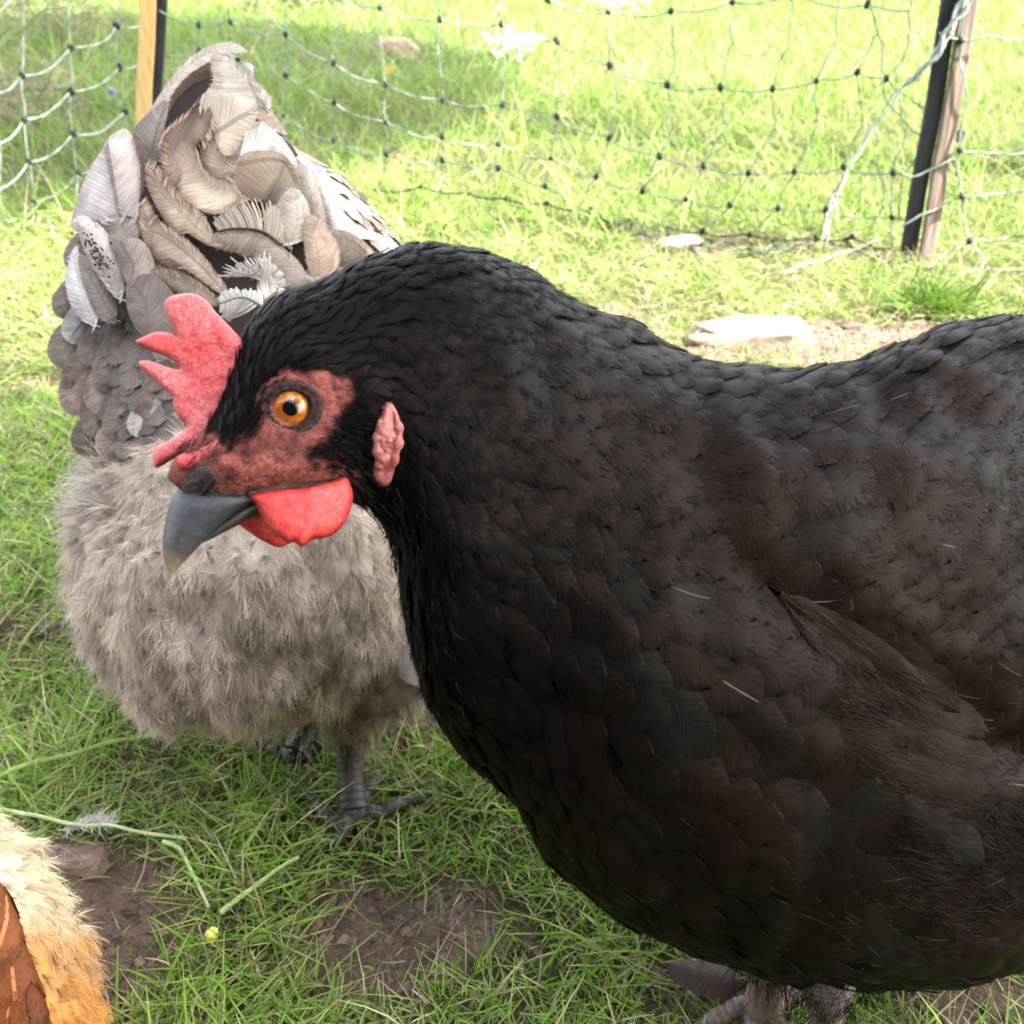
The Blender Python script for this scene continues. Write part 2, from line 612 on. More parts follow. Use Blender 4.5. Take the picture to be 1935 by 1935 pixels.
# fine root fibres and crumbs on the bare soil
bag = Bag()
n = 60000
x = r.uniform(-.6, .9, n)
y = r.uniform(.2, 1.6, n)
k = soil_amount(x, y) > 0.45
x, y = x[k], y[k]
n = len(x)
th = r.uniform(0, 6.28, n)
hz = np.stack([np.cos(th), np.sin(th), r.uniform(-.05, .3, n)], -1)
c = np.array([.16, .115, .085]) * r.uniform(.35, 1.7, (n, 1))
ribbons(bag, np.stack([x, y, ground_z(x, y) + .001], -1), nrmz(hz), r.uniform(.006, .03, n), r.normal(size=(n, 3)) * np.array([.6, .6, .05]), np.full(n, .0007), c, c)
fib = build('root_fibres', bag, M_grass)
tag(fib, 'fine brown root fibres littering the bare soil', 'litter', kind='stuff')

n = 70000
x = r.uniform(-.6, .9, n)
y = r.uniform(.2, 1.6, n)
k = soil_amount(x, y) > 0.35
x, y = x[k][:14000], y[k][:14000]
n = len(x)
ico = np.array([[0, 0, 1], [.9, 0, .2], [.25, .85, .3], [-.8, .5, .2], [-.7, -.6, .3], [.3, -.9, .2], [0, 0, -.6]])
icf = np.array([[0, 1, 2], [0, 2, 3], [0, 3, 4], [0, 4, 5], [0, 5, 1], [6, 2, 1], [6, 3, 2], [6, 4, 3], [6, 5, 4], [6, 1, 5]])
sz = np.minimum(r.gamma(1.6, .0010, n), .0038)
V = ico[None] * sz[:, None, None] * r.uniform(.6, 1.4, (n, 7, 1)) + np.stack([x, y, ground_z(x, y)], -1)[:, None]
bag = Bag()
c = np.repeat(np.array([.125, .085, .065]) * r.uniform(.3, 1.7, (n, 1)), 7, axis=0)
bag.add(V.reshape(-1, 3), ((np.arange(n) * 7)[:, None, None] + icf[None]).reshape(-1, 3), c)
crumb = build('soil_crumbs', bag, M_stuff, smoothf=False)
tag(crumb, 'dark soil crumbs scattered on the bare patches', 'soil', kind='stuff')

# ------------------------------------------------------------------ fence: two posts and the netting
postR = G(1738, 499)
postL = G(268, 345)
endB = G(-60, 452)
endC = G(2150, 522)


class Panel:
    def __init__(self, a, b):
        self.a = np.asarray(a, float)
        t = np.asarray(b, float) - self.a
        self.n = nrmz(np.array([t[1], -t[0], 0.0]))

    def at(self, px, py, off=0.0):
        v = FW + RT * (px - 967.5) * KPX + UP * (967.5 - py) * KPX
        t = ((self.a - CAMP) @ self.n + off) / (v @ self.n)
        p = CAMP + v * t
        if p[2] < 0.012:
            p = G(px, py, 0.012)
        return p


panA, panB, panC = Panel(postL, postR), Panel(endB, postL), Panel(postR, endC)


def wood_mat(name, c1, c2, scale):
    m, nt, b, out = new_mat(name)
    tc = N(nt, 'ShaderNodeTexCoord')
    mp = N(nt, 'ShaderNodeMapping')
    mp.inputs['Scale'].default_value = (scale, scale, scale * 0.06)
    nt.links.new(tc.outputs['Object'], mp.inputs['Vector'])
    nz = N(nt, 'ShaderNodeTexNoise')
    nz.inputs['Scale'].default_value = 1.0
    nz.inputs['Detail'].default_value = 6
    nt.links.new(mp.outputs[0], nz.inputs['Vector'])
    r = ramp(nt, nz.outputs['Fac'], [(0.3, c1), (0.7, c2)])
    nt.links.new(r.outputs[0], b.inputs['Base Color'])
    b.inputs['Roughness'].default_value = 0.7
    b.inputs['Specular IOR Level'].default_value = 0.2
    bump(nt, b, nz.outputs['Fac'], 0.5, 0.001)
    return m


M_batL = wood_mat('new_pine', (0.34, 0.22, 0.085), (0.46, 0.32, 0.14), 220)
M_batR = wood_mat('weathered_wood', (0.05, 0.035, 0.027), (0.19, 0.145, 0.115), 260)
M_stake = wood_mat('dark_stake', (0.012, 0.011, 0.012), (0.03, 0.028, 0.03), 300)


def post(base, label, pan, top_px, base_px, bat_w, stake_w, bat_off, stake_off, mat_b, height):
    t = thing('fence_post', label, 'fence post', base, 'posts holding up the chicken netting')
    hi = pan.at(*top_px)
    axis = nrmz(hi - base)
    ax = np.array([1.0, 0, 0]) - axis * axis[0]
    ax = nrmz(ax)
    ay = np.cross(axis, ax)
    for nm, w, dpt, o, mat, h in (('batten', bat_w, .008, bat_off, mat_b, height), ('stake', stake_w, .010, stake_off, M_stake, height * .97)):
        bg_ = Bag()
        lo = base + ax * o[0] + ay * o[1] - axis * 0.05
        # sawn piece with slightly wavering edges, pointed at the foot
        n = 26
        s = np.linspace(0, 1, n)
        wv = (vnoise(np.stack([s * 9, 0 * s + o[0] * 40, 0 * s], -1), 5) - .5) * .0045
        ring = np.array([[-1, -1], [-.9, -1.06], [.9, -1.06], [1, -1], [1, 1], [.9, 1.06], [-.9, 1.06], [-1, 1]])
        V = []
        for i in range(n):
            k = 0.35 + 0.65 * min(1, s[i] / 0.05)
            c = lo + axis * (h + .05) * s[i] + ax * wv[i]
            for q in ring:
                V.append(c + ax * q[0] * w / 2 * k + ay * q[1] * dpt / 2 * k)
        bg_.add(np.array(V), grid_faces(n, 8, True))
        bg_.add(np.array(V[:8]), np.array([list(range(8))]))
        bg_.add(np.array(V[-8:]), np.array([list(range(8))]))
        build(nm, bg_, mat, t)
    return t, axis, ax, ay


tR, axR, axRx, axRy = post(postR, 'leaning dark stake with a weathered grey batten, netting bunched at its top', panA, (1823, 0), (1738, 499),
                           .020, .020, (.004, -.008), (-.0158, .005), M_batR, .75)
tL, axL, _, _ = post(postL, 'upright stake with a pale new pine batten, behind the raised tail of the grey hen', panA, (281, 0), (268, 345),
                     .0245, .018, (0, -.004), (.017, .010), M_batL, .85)
# small black clip on the weathered batten
bg_ = Bag()
c = postR + axR * .17 + axRx * .021
box(bg_, c, axRx * .006, axRy * .006, axR * .007, (.012, .012, .013))
build('clip', bg_, M_stuff, tR)

net = thing('netting', 'pale green and white knotted chicken netting strung between the two posts across the lawn', 'netting', (postL + postR) / 2)
knot_mesh = None


def knot(p, s=1.0):
    global knot_mesh
    if knot_mesh is None:
        b_ = Bag()
        n = 9
        th = np.linspace(0, np.pi, n)
        V = []
        for a in th:
            for q in np.linspace(0, 2 * np.pi, 10, endpoint=False):
                rr = .0041 * (1 + .18 * math.sin(3 * q + 4 * a))
                V.append((rr * math.sin(a) * math.cos(q), rr * math.sin(a) * math.sin(q), rr * 1.15 * math.cos(a)))
        b_.add(np.array(V), grid_faces(n, 10, True), (.012, .013, .017))
        o = build('knot', b_, M_net, None)
        knot_mesh = o.data
    else:
        o = link('knot', knot_mesh)
    o.parent = net
    o.location = tuple(p - origin_of(net))
    o.rotation_euler = (random.uniform(-.5, .5), random.uniform(-.5, .5), random.uniform(0, 3))
    o.scale = (s * random.uniform(.8, 1.1), s * random.uniform(.8, 1.1), s * random.uniform(.8, 1.25))


def twine_cols(n, tone):
    g = np.array([.025, .075, .05])
    w = np.array([.30, .32, .30]) if tone < .42 else np.array([.25, .265, .24])
    if tone > 1.5:
        g, w = np.array([.02, .022, .024]), np.array([.07, .07, .068])
    k = (np.sin(np.arange(n) * 1.9 + random.random() * 6) * .5 + .5) * .5 + (1 - min(tone, 1)) * .5
    k = np.clip(k + rng.normal(0, .12, n), 0, 1)[:, None]
    return w * k + g * (1 - k)


def strand(bag_, pts, tone, rad=.0012, sag=.004):
    pts = np.asarray(pts, float)
    out = []
    for i in range(len(pts) - 1):
        a, b = pts[i], pts[i + 1]
        L = np.linalg.norm(b - a)
        m = max(4, int(L / .009))
        s = np.linspace(0, 1, m, endpoint=(i == len(pts) - 2))
        ph = random.uniform(-1, 1)
        q = a + (b - a) * s[:, None]
        q = q + np.sin(s * np.pi)[:, None] * np.array([ph * .0035, random.uniform(-.004, .004), -sag * L / .06])
        q = q + np.sin(s * 2 * np.pi)[:, None] * np.array([random.uniform(-.002, .002), 0, random.uniform(-.002, .002)])
        out.append(q)
    q = np.vstack(out)
    q = q + rng.normal(0, .00025, q.shape)
    tube(bag_, q, rad * (1 + .18 * np.sin(np.arange(len(q)) * 2.2)), twine_cols(len(q), tone), 6)


rowsA = [[(540, 65), (500, 25), (470, -20)],
         [(301, 20), (376, 47), (436, 42), (540, 65), (631, 119), (729, 159), (837, 189), (949, 198), (1053, 221), (1152, 259), (1246, 295), (1329, 314), (1414, 327), (1501, 324), (1594, 316), (1687, 327), (1725, 331)],
         [(313, 108), (376, 95), (450, 112), (540, 142), (632, 194), (729, 231), (835, 258), (942, 272), (1041, 299), (1127, 333), (1214, 361), (1296, 377), (1379, 388), (1470, 393), (1560, 396), (1685, 411), (1722, 415)],
         [(290, 200), (380, 190), (460, 205), (536, 219), (630, 266), (730, 292), (836, 304), (941, 317), (1030, 352), (1114, 397), (1190, 420), (1244, 426)],
         [(600, -20), (718, 15), (831, 36), (947, 45), (1052, 77), (1152, 124), (1261, 161), (1362, 165), (1460, 168), (1543, 153), (1620, 136), (1675, 149), (1694, 172)],
         [(985, -25), (1035, 0), (1150, 23), (1268, 21), (1384, 4), (1495, -8), (1639, 8), (1720, 20)],
         [(705, 358), (795, 353), (885, 364), (955, 376), (1033, 384), (1114, 400), (1190, 426), (1260, 452), (1327, 462), (1416, 470), (1540, 452), (1610, 447), (1687, 477), (1735, 500)],
         [(1244, 426), (1327, 437), (1416, 444), (1540, 450), (1690, 470)],
         [(1180, 418), (1222, 446), (1262, 440), (1310, 470), (1372, 455), (1420, 476), (1500, 462)],
         [(1400, 478), (1460, 460), (1530, 472), (1600, 456), (1660, 486), (1700, 474)],
         [(1650, 470), (1680, 492), (1722, 486), (1760, 510), (1800, 490)]]
bagn = Bag()
P3 = [[panA.at(*p) for p in row] for row in rowsA]
for i, row in enumerate(P3):
    strand(bagn, row, .45 if i < 6 else 2, .0012 if i < 6 else .0017, sag=.004)
knots = []
for i, row in enumerate(rowsA):
    if i in (0,):
        continue
    for j, p in enumerate(row):
        if 0 < j < len(row) - 1:
            knots.append((P3[i][j], 1.0 if i != 6 else .85))
# uprights joining the rows
colsA = [[(1055, -40), (1052, 77), (1053, 221), (1041, 299), (1022, 355)],
         [(949, -30), (947, 45), (949, 198), (942, 272), (941, 317), (910, 350)],
         [(832, -30), (831, 36), (837, 189), (835, 258), (836, 304), (815, 345)],
         [(716, -30), (718, 15), (729, 159), (729, 231), (730, 292), (728, 330)],
         [(620, -30), (640, 40), (631, 119), (632, 194), (630, 266), (612, 305)],
         [(545, -30), (540, 65), (540, 142), (536, 219), (527, 265)],
         [(437, -30), (436, 42), (440, 100)],
         [(378, -30), (376, 47), (380, 95)],
         [(1150, -30), (1150, 23), (1152, 124), (1167, 190), (1152, 259), (1127, 333), (1105, 372), (1094, 392)],
         [(1265, -30), (1268, 21), (1275, 110), (1261, 161), (1272, 240), (1246, 295), (1214, 361), (1180, 395)],
         [(1384, -30), (1384, 4), (1384, 80), (1362, 165), (1376, 240), (1329, 314), (1296, 377), (1244, 426)],
         [(1495, -30), (1495, -8), (1490, 90), (1460, 168), (1466, 240), (1414, 327), (1379, 388), (1327, 437)],
         [(1590, -20), (1580, 80), (1543, 153), (1544, 230), (1501, 324), (1470, 393), (1416, 444)],
         [(1640, -30), (1639, 8), (1660, 60), (1620, 136), (1628, 240), (1594, 316), (1560, 396), (1545, 450)],
         [(1639, 8), (1665, 80), (1666, 120), (1675, 149), (1673, 192), (1720, 245), (1752, 260)],
         [(1690, -20), (1722, 0), (1715, 90), (1690, 130), (1694, 172), (1712, 250), (1687, 327), (1685, 411), (1687, 477)],
         [(1694, 172), (1740, 200), (1758, 235), (1735, 290), (1706, 333), (1700, 410)],
         [(1647, 300), (1668, 340), (1668, 395), (1640, 440)]]
for i, c in enumerate(colsA):
    strand(bagn, [panA.at(*p, off=.001) for p in c], .75 if i < 8 else .6, .0010, sag=0)
build('mesh_panel', bagn, M_net, net)

bagn = Bag()
rowsB = [[(-60, 205), (0, 174), (42, 143), (134, 91), (220, 49), (290, 31)],
         [(-60, 305), (0, 271), (46, 226), (134, 173), (226, 127), (262, 122), (300, 110)],
         [(-60, 390), (0, 358), (54, 306), (138, 253), (236, 211), (282, 208)],
         [(-60, 445), (0, 417), (63, 384), (147, 329), (240, 285), (280, 270)],
         [(-60, 440), (0, 432), (59, 422), (144, 398), (210, 370), (270, 345)],
         [(-40, 30), (40, -15), (90, -40)]]
for i, row in enumerate(rowsB):
    p3 = [panB.at(*p) for p in row]
    strand(bagn, p3, .3, .0015, sag=.006)
    if i < 4:
        for j, p in enumerate(p3):
            if 0 < j < len(p3) - 1 and row[j][0] not in (262, 0):
                knots.append((p, 1.25))
for c in [[(45, -30), (42, 143), (46, 226), (54, 306), (63, 384), (59, 422)], [(132, -30), (134, 91), (134, 173), (138, 253), (147, 329), (146, 398)],
          [(221, -30), (220, 49), (226, 127), (236, 211), (240, 285)], [(-20, 60), (-10, 170), (0, 271), (0, 417)],
          [(63, 415), (85, 405), (100, 430), (113, 458)]]:
    strand(bagn, [panB.at(*p) for p in c], .4, .0011, sag=0)
build('mesh_panel', bagn, M_net, net)

bagn = Bag()
rowsC = [[(1775, 62), (1816, 75), (1870, 66), (1935, 78), (2010, 95)], [(1706, 333), (1740, 330), (1814, 283), (1870, 290), (1935, 289), (2010, 300)],
         [(1700, 425), (1750, 402), (1818, 371), (1880, 366), (1935, 360), (2010, 366)], [(1750, 505), (1790, 480), (1833, 455), (1890, 451), (1935, 446), (2010, 440)],
         [(1735, 500), (1800, 515), (1861, 505), (1935, 511), (2040, 515)]]
for i, row in enumerate(rowsC):
    p3 = [panC.at(*p, off=.014) for p in row]
    strand(bagn, p3, .5, .0013, sag=.002)
    knots.append((p3[2] if i else p3[1], 1.1))
for c in [[(1820, -30), (1816, 75), (1828, 180), (1814, 283), (1818, 371), (1833, 455), (1855, 480), (1861, 505)], [(1935, 40), (1950, 289), (1945, 446)]]:
    strand(bagn, [panC.at(*p, off=.014) for p in c], .75, .0011, sag=0)
build('mesh_panel', bagn, M_net, net)
# the bunched tail of netting tied at the post, with a loose white line hanging from it
bagn = Bag()
for k in range(9):
    o = random.uniform(-14, 14)
    pts = [(1835 + o * .5, -25), (1812 + o, 25), (1790 - o * .9, 65), (1770 + o * .7, 100), (1735 - o * .5, 140), (1700 + o * .2, 168)]
    strand(bagn, [panA.at(*p, off=.016 + .0015 * k) for p in pts], .08, .0013, sag=.001)
strand(bagn, [panA.at(*p, off=.018) for p in [(1700, 168), (1660, 230), (1602, 315), (1575, 390), (1560, 465)]], .0, .0016, sag=.001)
strand(bagn, [panA.at(*p, off=.018) for p in [(1690, 172), (1625, 275), (1585, 350), (1572, 385)]], .0, .0012, sag=.001)
strand(bagn, [panA.at(*p, off=.018) for p in [(1665, 452), (1600, 475), (1530, 495), (1480, 515)]], .0, .0014, sag=.001)
build('tied_bunch', bagn, M_net, net)
for p, s in knots:
    knot(p, s)


# ------------------------------------------------------------------ small things on the lawn
def stone(name, label, cat, px, py, half, col, seed, mat=None, turn=0.0, flat=0.15, group=None, sink=.3):
    c = G(px, py)
    n, mth = 26, 40
    th = np.linspace(0, np.pi, n)
    ph = np.linspace(0, 2 * np.pi, mth, endpoint=False)
    T, H = np.meshgrid(th, ph, indexing='ij')
    d = np.stack([np.sin(T) * np.cos(H), np.sin(T) * np.sin(H), np.cos(T)], -1).reshape(-1, 3)
    d = np.sign(d) * np.abs(d) ** (1 - flat * 2.4)
    d = d * (0.8 + .4 * vnoise(d * 1.7 + seed, seed))[:, None] * (0.9 + .2 * vnoise(d * 5 + seed, seed + 1))[:, None] * (0.95 + .1 * vnoise(d * 14 + seed, seed + 2))[:, None]
    V = d * np.array(half)
    ca, sn = math.cos(turn), math.sin(turn)
    V = V @ np.array([[ca, sn, 0], [-sn, ca, 0], [0, 0, 1]])
    V = V + c + np.array([0, 0, half[2] * (1 - sink)])
    bg_ = Bag()
    cc = np.array(col) * (.55 + .9 * vnoise(d * 5 + 7, seed + 3))[:, None]
    bg_.add(V, grid_faces(n, mth, True), cc)
    o = build(name, bg_, mat or M_stuff, None, loc=c)
    return tag(o, label, cat, group)


stone('stone', 'long pale chalky stone block lying on the sunlit grass behind the black hen', 'stone', 1420, 642, (.070, .022, .018), (.17, .14, .105), 3, turn=-.03, flat=.16, sink=.75)
stone('stone', 'small pinkish flat stone caught under the bottom line of the netting', 'stone', 1285, 470, (.035, .016, .009), (.12, .085, .075), 9, turn=.35)
stone('stone', 'pinkish brown rounded stone in the long grass beyond the netting', 'stone', 748, 112, (.065, .04, .035), (.20, .15, .11), 12)
stone('stone', 'small grey stone in the grass left of the fluffy rump', 'stone', 100, 1192, (.009, .006, .005), (.10, .085, .072), 15, turn=.6, sink=.6)
stone('stone', 'small brown stone at the edge of the lawn just above the buff hen', 'stone', 145, 1640, (.016, .010, .006), (.15, .10, .08), 17, turn=.1)
stone('clod', 'dark lump of earth in the grass beyond the pale stone', 'clod', 1605, 622, (.014, .007, .005), (.05, .035, .03), 25, turn=.3)

bg_ = Bag()
c0 = G(403, 1775)
th = np.linspace(0, np.pi, 14)
V = []
for a in th:
    for q in np.linspace(0, 2 * np.pi, 18, endpoint=False):
        rr = .0034 * (1 + .06 * math.sin(2 * q)) * (1 - .12 * math.exp(-(a / .35) ** 2))
        V.append((rr * math.sin(a) * math.cos(q), rr * math.sin(a) * math.sin(q), rr * 1.05 * math.cos(a)))
bg_.add(np.array(V) + c0 + np.array([0, 0, .004]), grid_faces(14, 18, True), (.72, .62, .13))
tag(build('berry', bg_, M_horn, None, loc=c0), 'tiny round yellow berry on the soil near the bottom left', 'berry')


def stalk(label, pts, w, col, lift=.012, group='cut green stalks lying on the lawn'):
    q = catmull(np.array([G(*p, z=lift) for p in pts]), 40)
    q[:, 2] += .003 * np.sin(np.linspace(0, 3, 40)) - .003 + .004 * (vnoise(q * 60, 5) - .5)
    q[:, :2] += .004 * (np.stack([vnoise(q * 45, 6), vnoise(q * 45, 7)], -1) - .5)
    s = np.linspace(0, 1, 40)
    bg_ = Bag()
    cc = np.array(col) * (.85 + .35 * vnoise(np.stack([s * 14, 0 * s, 0 * s], -1), 8))[:, None]
    loc = q.mean(0)
    w = w * .62
    tube(bg_, q, w * (1 - .35 * s), cc, 8)
    # folded keel along the stalk
    tube(bg_, q + np.array([0, 0, w * .8]), w * .45 * (1 - .5 * s), cc * 1.25, 6)
    return tag(build('grass_stalk', bg_, M_stuff, None, loc=loc), label, 'stalk', group)


stalk('longest green stalk, curving from the left edge towards the rump of the grey hen', [(-60, 1490), (60, 1445), (200, 1408), (355, 1362)], .0023, (.20, .30, .08), .016)
stalk('pale stalk lying straight from the left edge towards the middle of the lawn', [(-60, 1522), (60, 1538), (200, 1560), (350, 1577)], .0021, (.34, .40, .22), .014)
stalk('short bent stalk forming the left arm of the V on the lawn', [(308, 1582), (340, 1605), (362, 1650), (394, 1708)], .0023, (.30, .40, .17), .013)
stalk('short straight stalk forming the right arm of the V on the lawn', [(415, 1718), (470, 1682), (515, 1650), (562, 1615)], .0022, (.24, .36, .12), .013)
stalk('thin dry twig crossing the grass beside the left edge of the frame', [(-10, 795), (30, 803), (85, 815)], .0014, (.24, .19, .13), .012, None)
stalk('short dark twig in the grass at the far left edge', [(0, 1432), (20, 1428), (36, 1428)], .002, (.07, .06, .06), .012, None)
stalk('pinkish dry stem leaning in the grass by the black stake', [(1590, 330), (1568, 392), (1555, 450)], .0012, (.5, .42, .36), .02, None)


def feather_litter(name, label, px, py, L, W, ang, col, cat):
    c0 = G(px, py)
    n, mm = 14, 7
    s = np.linspace(0, 1, n)[:, None]
    cc = np.linspace(-1, 1, mm)[None, :]
    w = W * np.sin(np.pi * np.clip(s * .92 + .06, 0, 1)) ** .7
    x = L * (s - .5) + 0 * cc
    y = w * cc * .5 + .0015 * rng.normal(size=(n, mm)) * (np.abs(cc) > .9)
    z = .012 + .006 * s * s + .004 * np.cos(cc * 1.4) + .0015 * rng.random((n, mm))
    ca, sn = math.cos(ang), math.sin(ang)
    V = np.stack([x * ca - y * sn, x * sn + y * ca, z], -1).reshape(-1, 3) + c0
    bg_ = Bag()
    bg_.add(V, grid_faces(n, mm), col)
    return tag(build(name, bg_, M_down, None, loc=c0), label, cat)


def down_litter(name, label, px, py, L, ang, col, cat):
    c0 = G(px, py)
    r = np.random.default_rng(3)
    n = 260
    t = r.random(n)
    ax = np.array([math.cos(ang), math.sin(ang), 0])
    sd = np.array([-ax[1], ax[0], 0])
    root = c0 + ax * ((t - .5) * L)[:, None] + np.array([0, 0, .008]) + np.array([0, 0, .004]) * np.sin(t * 3)[:, None]
    d = nrmz(ax * r.uniform(.3, 1, (n, 1)) + sd * r.normal(0, .8, (n, 1)) + np.array([0, 0, 1]) * r.uniform(-.2, .7, (n, 1)))
    c = np.array(col) * r.uniform(.7, 1.1, (n, 1))
    bg_ = Bag()
    ribbons(bg_, root, d, L * r.uniform(.15, .36, n), r.normal(size=(n, 3)) * .3 + [0, 0, -.2], np.full(n, .0007), c, c, rows=5)
    tube(bg_, c0 + ax * np.linspace(-.6, .5, 8)[:, None] * L + [0, 0, .009], .0004, col, 6)
    return tag(build(name, bg_, M_down, None, loc=c0), label, cat)


down_litter('down_feather', 'white down feather lying on the grass above the buff hen', 172, 1585, .026, .15, (.64, .61, .56), 'feather')
feather_litter('leaf', 'reddish fallen leaf in the grass beyond the netting', 655, 22, .10, .032, .95, (.42, .16, .15), 'leaf')
feather_litter('leaf', 'orange brown dry leaf in the grass behind the left netting', 108, 148, .06, .03, .1, (.36, .17, .08), 'leaf')

# dandelions and white clover heads, mauve weeds in the far left corner
def bloom(name, label, px, py, col, size, h, cat, group):
    c0 = G(px, py + 14)
    t = thing(name, label, cat, c0, group)
    b1, b2 = Bag(), Bag()
    top = c0 + np.array([random.uniform(-.01, .01), 0, h])
    tube(b1, catmull(np.array([c0, (c0 + top) / 2 + np.array([.004, 0, 0]), top]), 10), .0016, (.06, .12, .02), 6)
    build('stem', b1, M_stuff, t)
    n = 40
    d = nrmz(rng.normal(size=(n, 3)) + np.array([0, -.4, .9]))
    ribbons(b2, np.repeat(top[None], n, 0), d, np.full(n, size), rng.normal(size=(n, 3)) * .15, np.full(n, size * .35), np.tile(col, (n, 1)), np.tile(col, (n, 1)), rows=4, taper=.4)
    build('petals', b2, M_down, t)


bloom('dandelion', 'orange yellow flower in the grass just above the raised tail, beyond the netting', 742, 143, (.8, .45, .02), .012, .03, 'flower', None)
bloom('dandelion', 'yellow flower in the bright grass beside the pale leaf clump', 1078, 120, (.8, .65, .05), .012, .03, 'flower', None)
bloom('weed', 'mauve flowering weed right of the pale pine batten', 312, 62, (.30, .25, .36), .016, .06, 'weed', None)
bloom('weed', 'mauve flowering weed left of the pale pine batten', 214, 208, (.30, .26, .38), .014, .05, 'weed', None)


def clump(name, label, px, py, col, n, L, w, cat, hgt=.06, spread=.05, mat=None):
    c0 = G(px, py)
    bg_ = Bag()
    root = np.stack([rng.normal(0, spread, n), rng.normal(0, spread * .7, n), rng.uniform(0.01, hgt, n)], -1) + c0
    d = nrmz(rng.normal(size=(n, 3)) * np.array([1, 1, .5]) + np.array([0, -.2, .35]))
    c = np.array(col) * rng.uniform(.6, 1.25, (n, 1))
    ribbons(bg_, root, d, rng.uniform(.5, 1.1, n) * L, rng.normal(size=(n, 3)) * .25, rng.uniform(.6, 1.1, n) * w, c, c, rows=5, taper=.75)
    return tag(build(name, bg_, mat or M_down, None, loc=c0), label, cat)


clump('leaf_clump', 'clump of pale silvery leaves in the sunlit grass left of the middle of the netting', 965, 112, (.55, .58, .48), 46, .05, .022, 'plant', .07, .045)
clump('leaf_clump', 'clump of whitish leaves at the top edge above the pale silvery clump', 1165, 18, (.6, .62, .52), 40, .07, .03, 'plant', .08, .07)
clump('dead_weed', 'tangle of dry brown weeds in the top left corner behind the netting', 70, 75, (.17, .125, .10), 700, .10, .005, 'weed', .20, .17)
clump('dead_weed', 'tangle of dry brown weeds at the far left edge below the other one', -10, 255, (.17, .14, .10), 260, .10, .004, 'weed', .1, .09)
clump('dead_weed', 'dark dead leaves and stems at the top edge left of the reddish leaf', 560, 18, (.10, .075, .06), 150, .09, .016, 'weed', .07, .13)
clump('grass_tuft', 'dense dark green tuft of grass beyond the back of the black hen', 1760, 592, (.07, .13, .015), 420, .045, .003, 'grass tuft', .012, .022, M_grass)

# ------------------------------------------------------------------ an added, unseen tree, its crown placed to shade the hens
shade_c = np.array([-.02, .24, 0])
Hc = 2.5
crown_c = shade_c + np.array(sun_dir) / sun_dir.z * Hc
tree = thing('added_shade_tree', 'added, unseen leafy tree to the right, its crown placed to shade the hens', 'tree', (crown_c[0] + .12, crown_c[1] - .1, 0))
bt = Bag()
base = np.array(tree.location)
trunk = catmull(np.array([base - [0, 0, .1], base + [.02, .03, .8], base + [-.05, .02, 1.6], crown_c + [0, 0, .3]]), 30)
tube(bt, trunk, np.linspace(.09, .03, 30), (.10, .075, .055), 12)
for k in range(12):
    a = k * 2.4
    e = crown_c + np.array([math.cos(a) * .75, math.sin(a) * .75, random.uniform(-.1, .35)])
    tube(bt, catmull(np.array([trunk[16 + k], (trunk[16 + k] + e) / 2 + [0, 0, .08], e]), 14), np.linspace(.03, .006, 14), (.10, .075, .055), 8)
build('trunk', bt, M_stuff, tree)
n = 15000
q = nrmz(rng.normal(size=(n, 3))) * rng.random((n, 1)) ** .4
tx = nrmz(np.array([sun_dir.y, -sun_dir.x, 0]))
ty = np.array([sun_dir.x, sun_dir.y, 0]) / math.hypot(sun_dir.x, sun_dir.y)
stretch = .72
pos = crown_c + q[:, :1] * tx * .84 + q[:, 1:2] * ty * 1.12 + q[:, 2:] * np.array([0, 0, .42])
keepn = vnoise(pos * 5.5, 31) > .22
pos = pos[keepn]
n = len(pos)
bt = Bag()
ribbons(bt, pos, nrmz(rng.normal(size=(n, 3)) + [0, 0, -.2]), rng.uniform(.05, .085, n), rng.normal(size=(n, 3)) * .2, rng.uniform(.03, .05, n),
        np.tile((.05, .10, .02), (n, 1)), np.tile((.06, .12, .02), (n, 1)), rows=4, taper=.9)
build('crown', bt, M_grass, tree)

# a second added, unseen tree, its crown placed to darken the far left lawn
def small_tree(name, label, shade, H_, seed, rad, nleaf, hole):
    cc_ = np.array([shade[0], shade[1], 0]) + np.array(sun_dir) / sun_dir.z * H_
    t = thing(name, label, 'tree', (cc_[0] + .2, cc_[1], 0))
    b0 = np.array(t.location)
    bt = Bag()
    tr = catmull(np.array([b0 - [0, 0, .1], b0 + [.03, 0, H_ * .4], cc_ + [0, 0, .3]]), 24)
    tube(bt, tr, np.linspace(.09, .03, 24), (.10, .075, .055), 10)
    for k in range(10):
        a = k * 2.4
        e = cc_ + np.array([math.cos(a) * rad * .9, math.sin(a) * rad * .9, random.uniform(-.1, .3)])
        tube(bt, catmull(np.array([tr[13 + k], (tr[13 + k] + e) / 2 + [0, 0, .08], e]), 12), np.linspace(.025, .006, 12), (.10, .075, .055), 6)
    build('trunk', bt, M_stuff, t)
    r = np.random.default_rng(seed)
    q = nrmz(r.normal(size=(nleaf, 3))) * r.random((nleaf, 1)) ** .4
    p = cc_ + q * np.array([rad, rad, .45])
    p = p[vnoise(p * 4.5, seed) > hole]
    m_ = len(p)
    bt = Bag()
    ribbons(bt, p, nrmz(r.normal(size=(m_, 3)) + [0, 0, -.2]), r.uniform(.05, .085, m_), r.normal(size=(m_, 3)) * .2, r.uniform(.03, .05, m_),
            np.tile((.05, .10, .02), (m_, 1)), np.tile((.06, .12, .02), (m_, 1)), rows=4, taper=.9)
    build('crown', bt, M_grass, t)


small_tree('added_shade_tree', 'added, unseen taller tree off to the right, its crown placed to shade the far left lawn', (-1.70, 3.0), 4.2, 91, 1.65, 32000, .10)

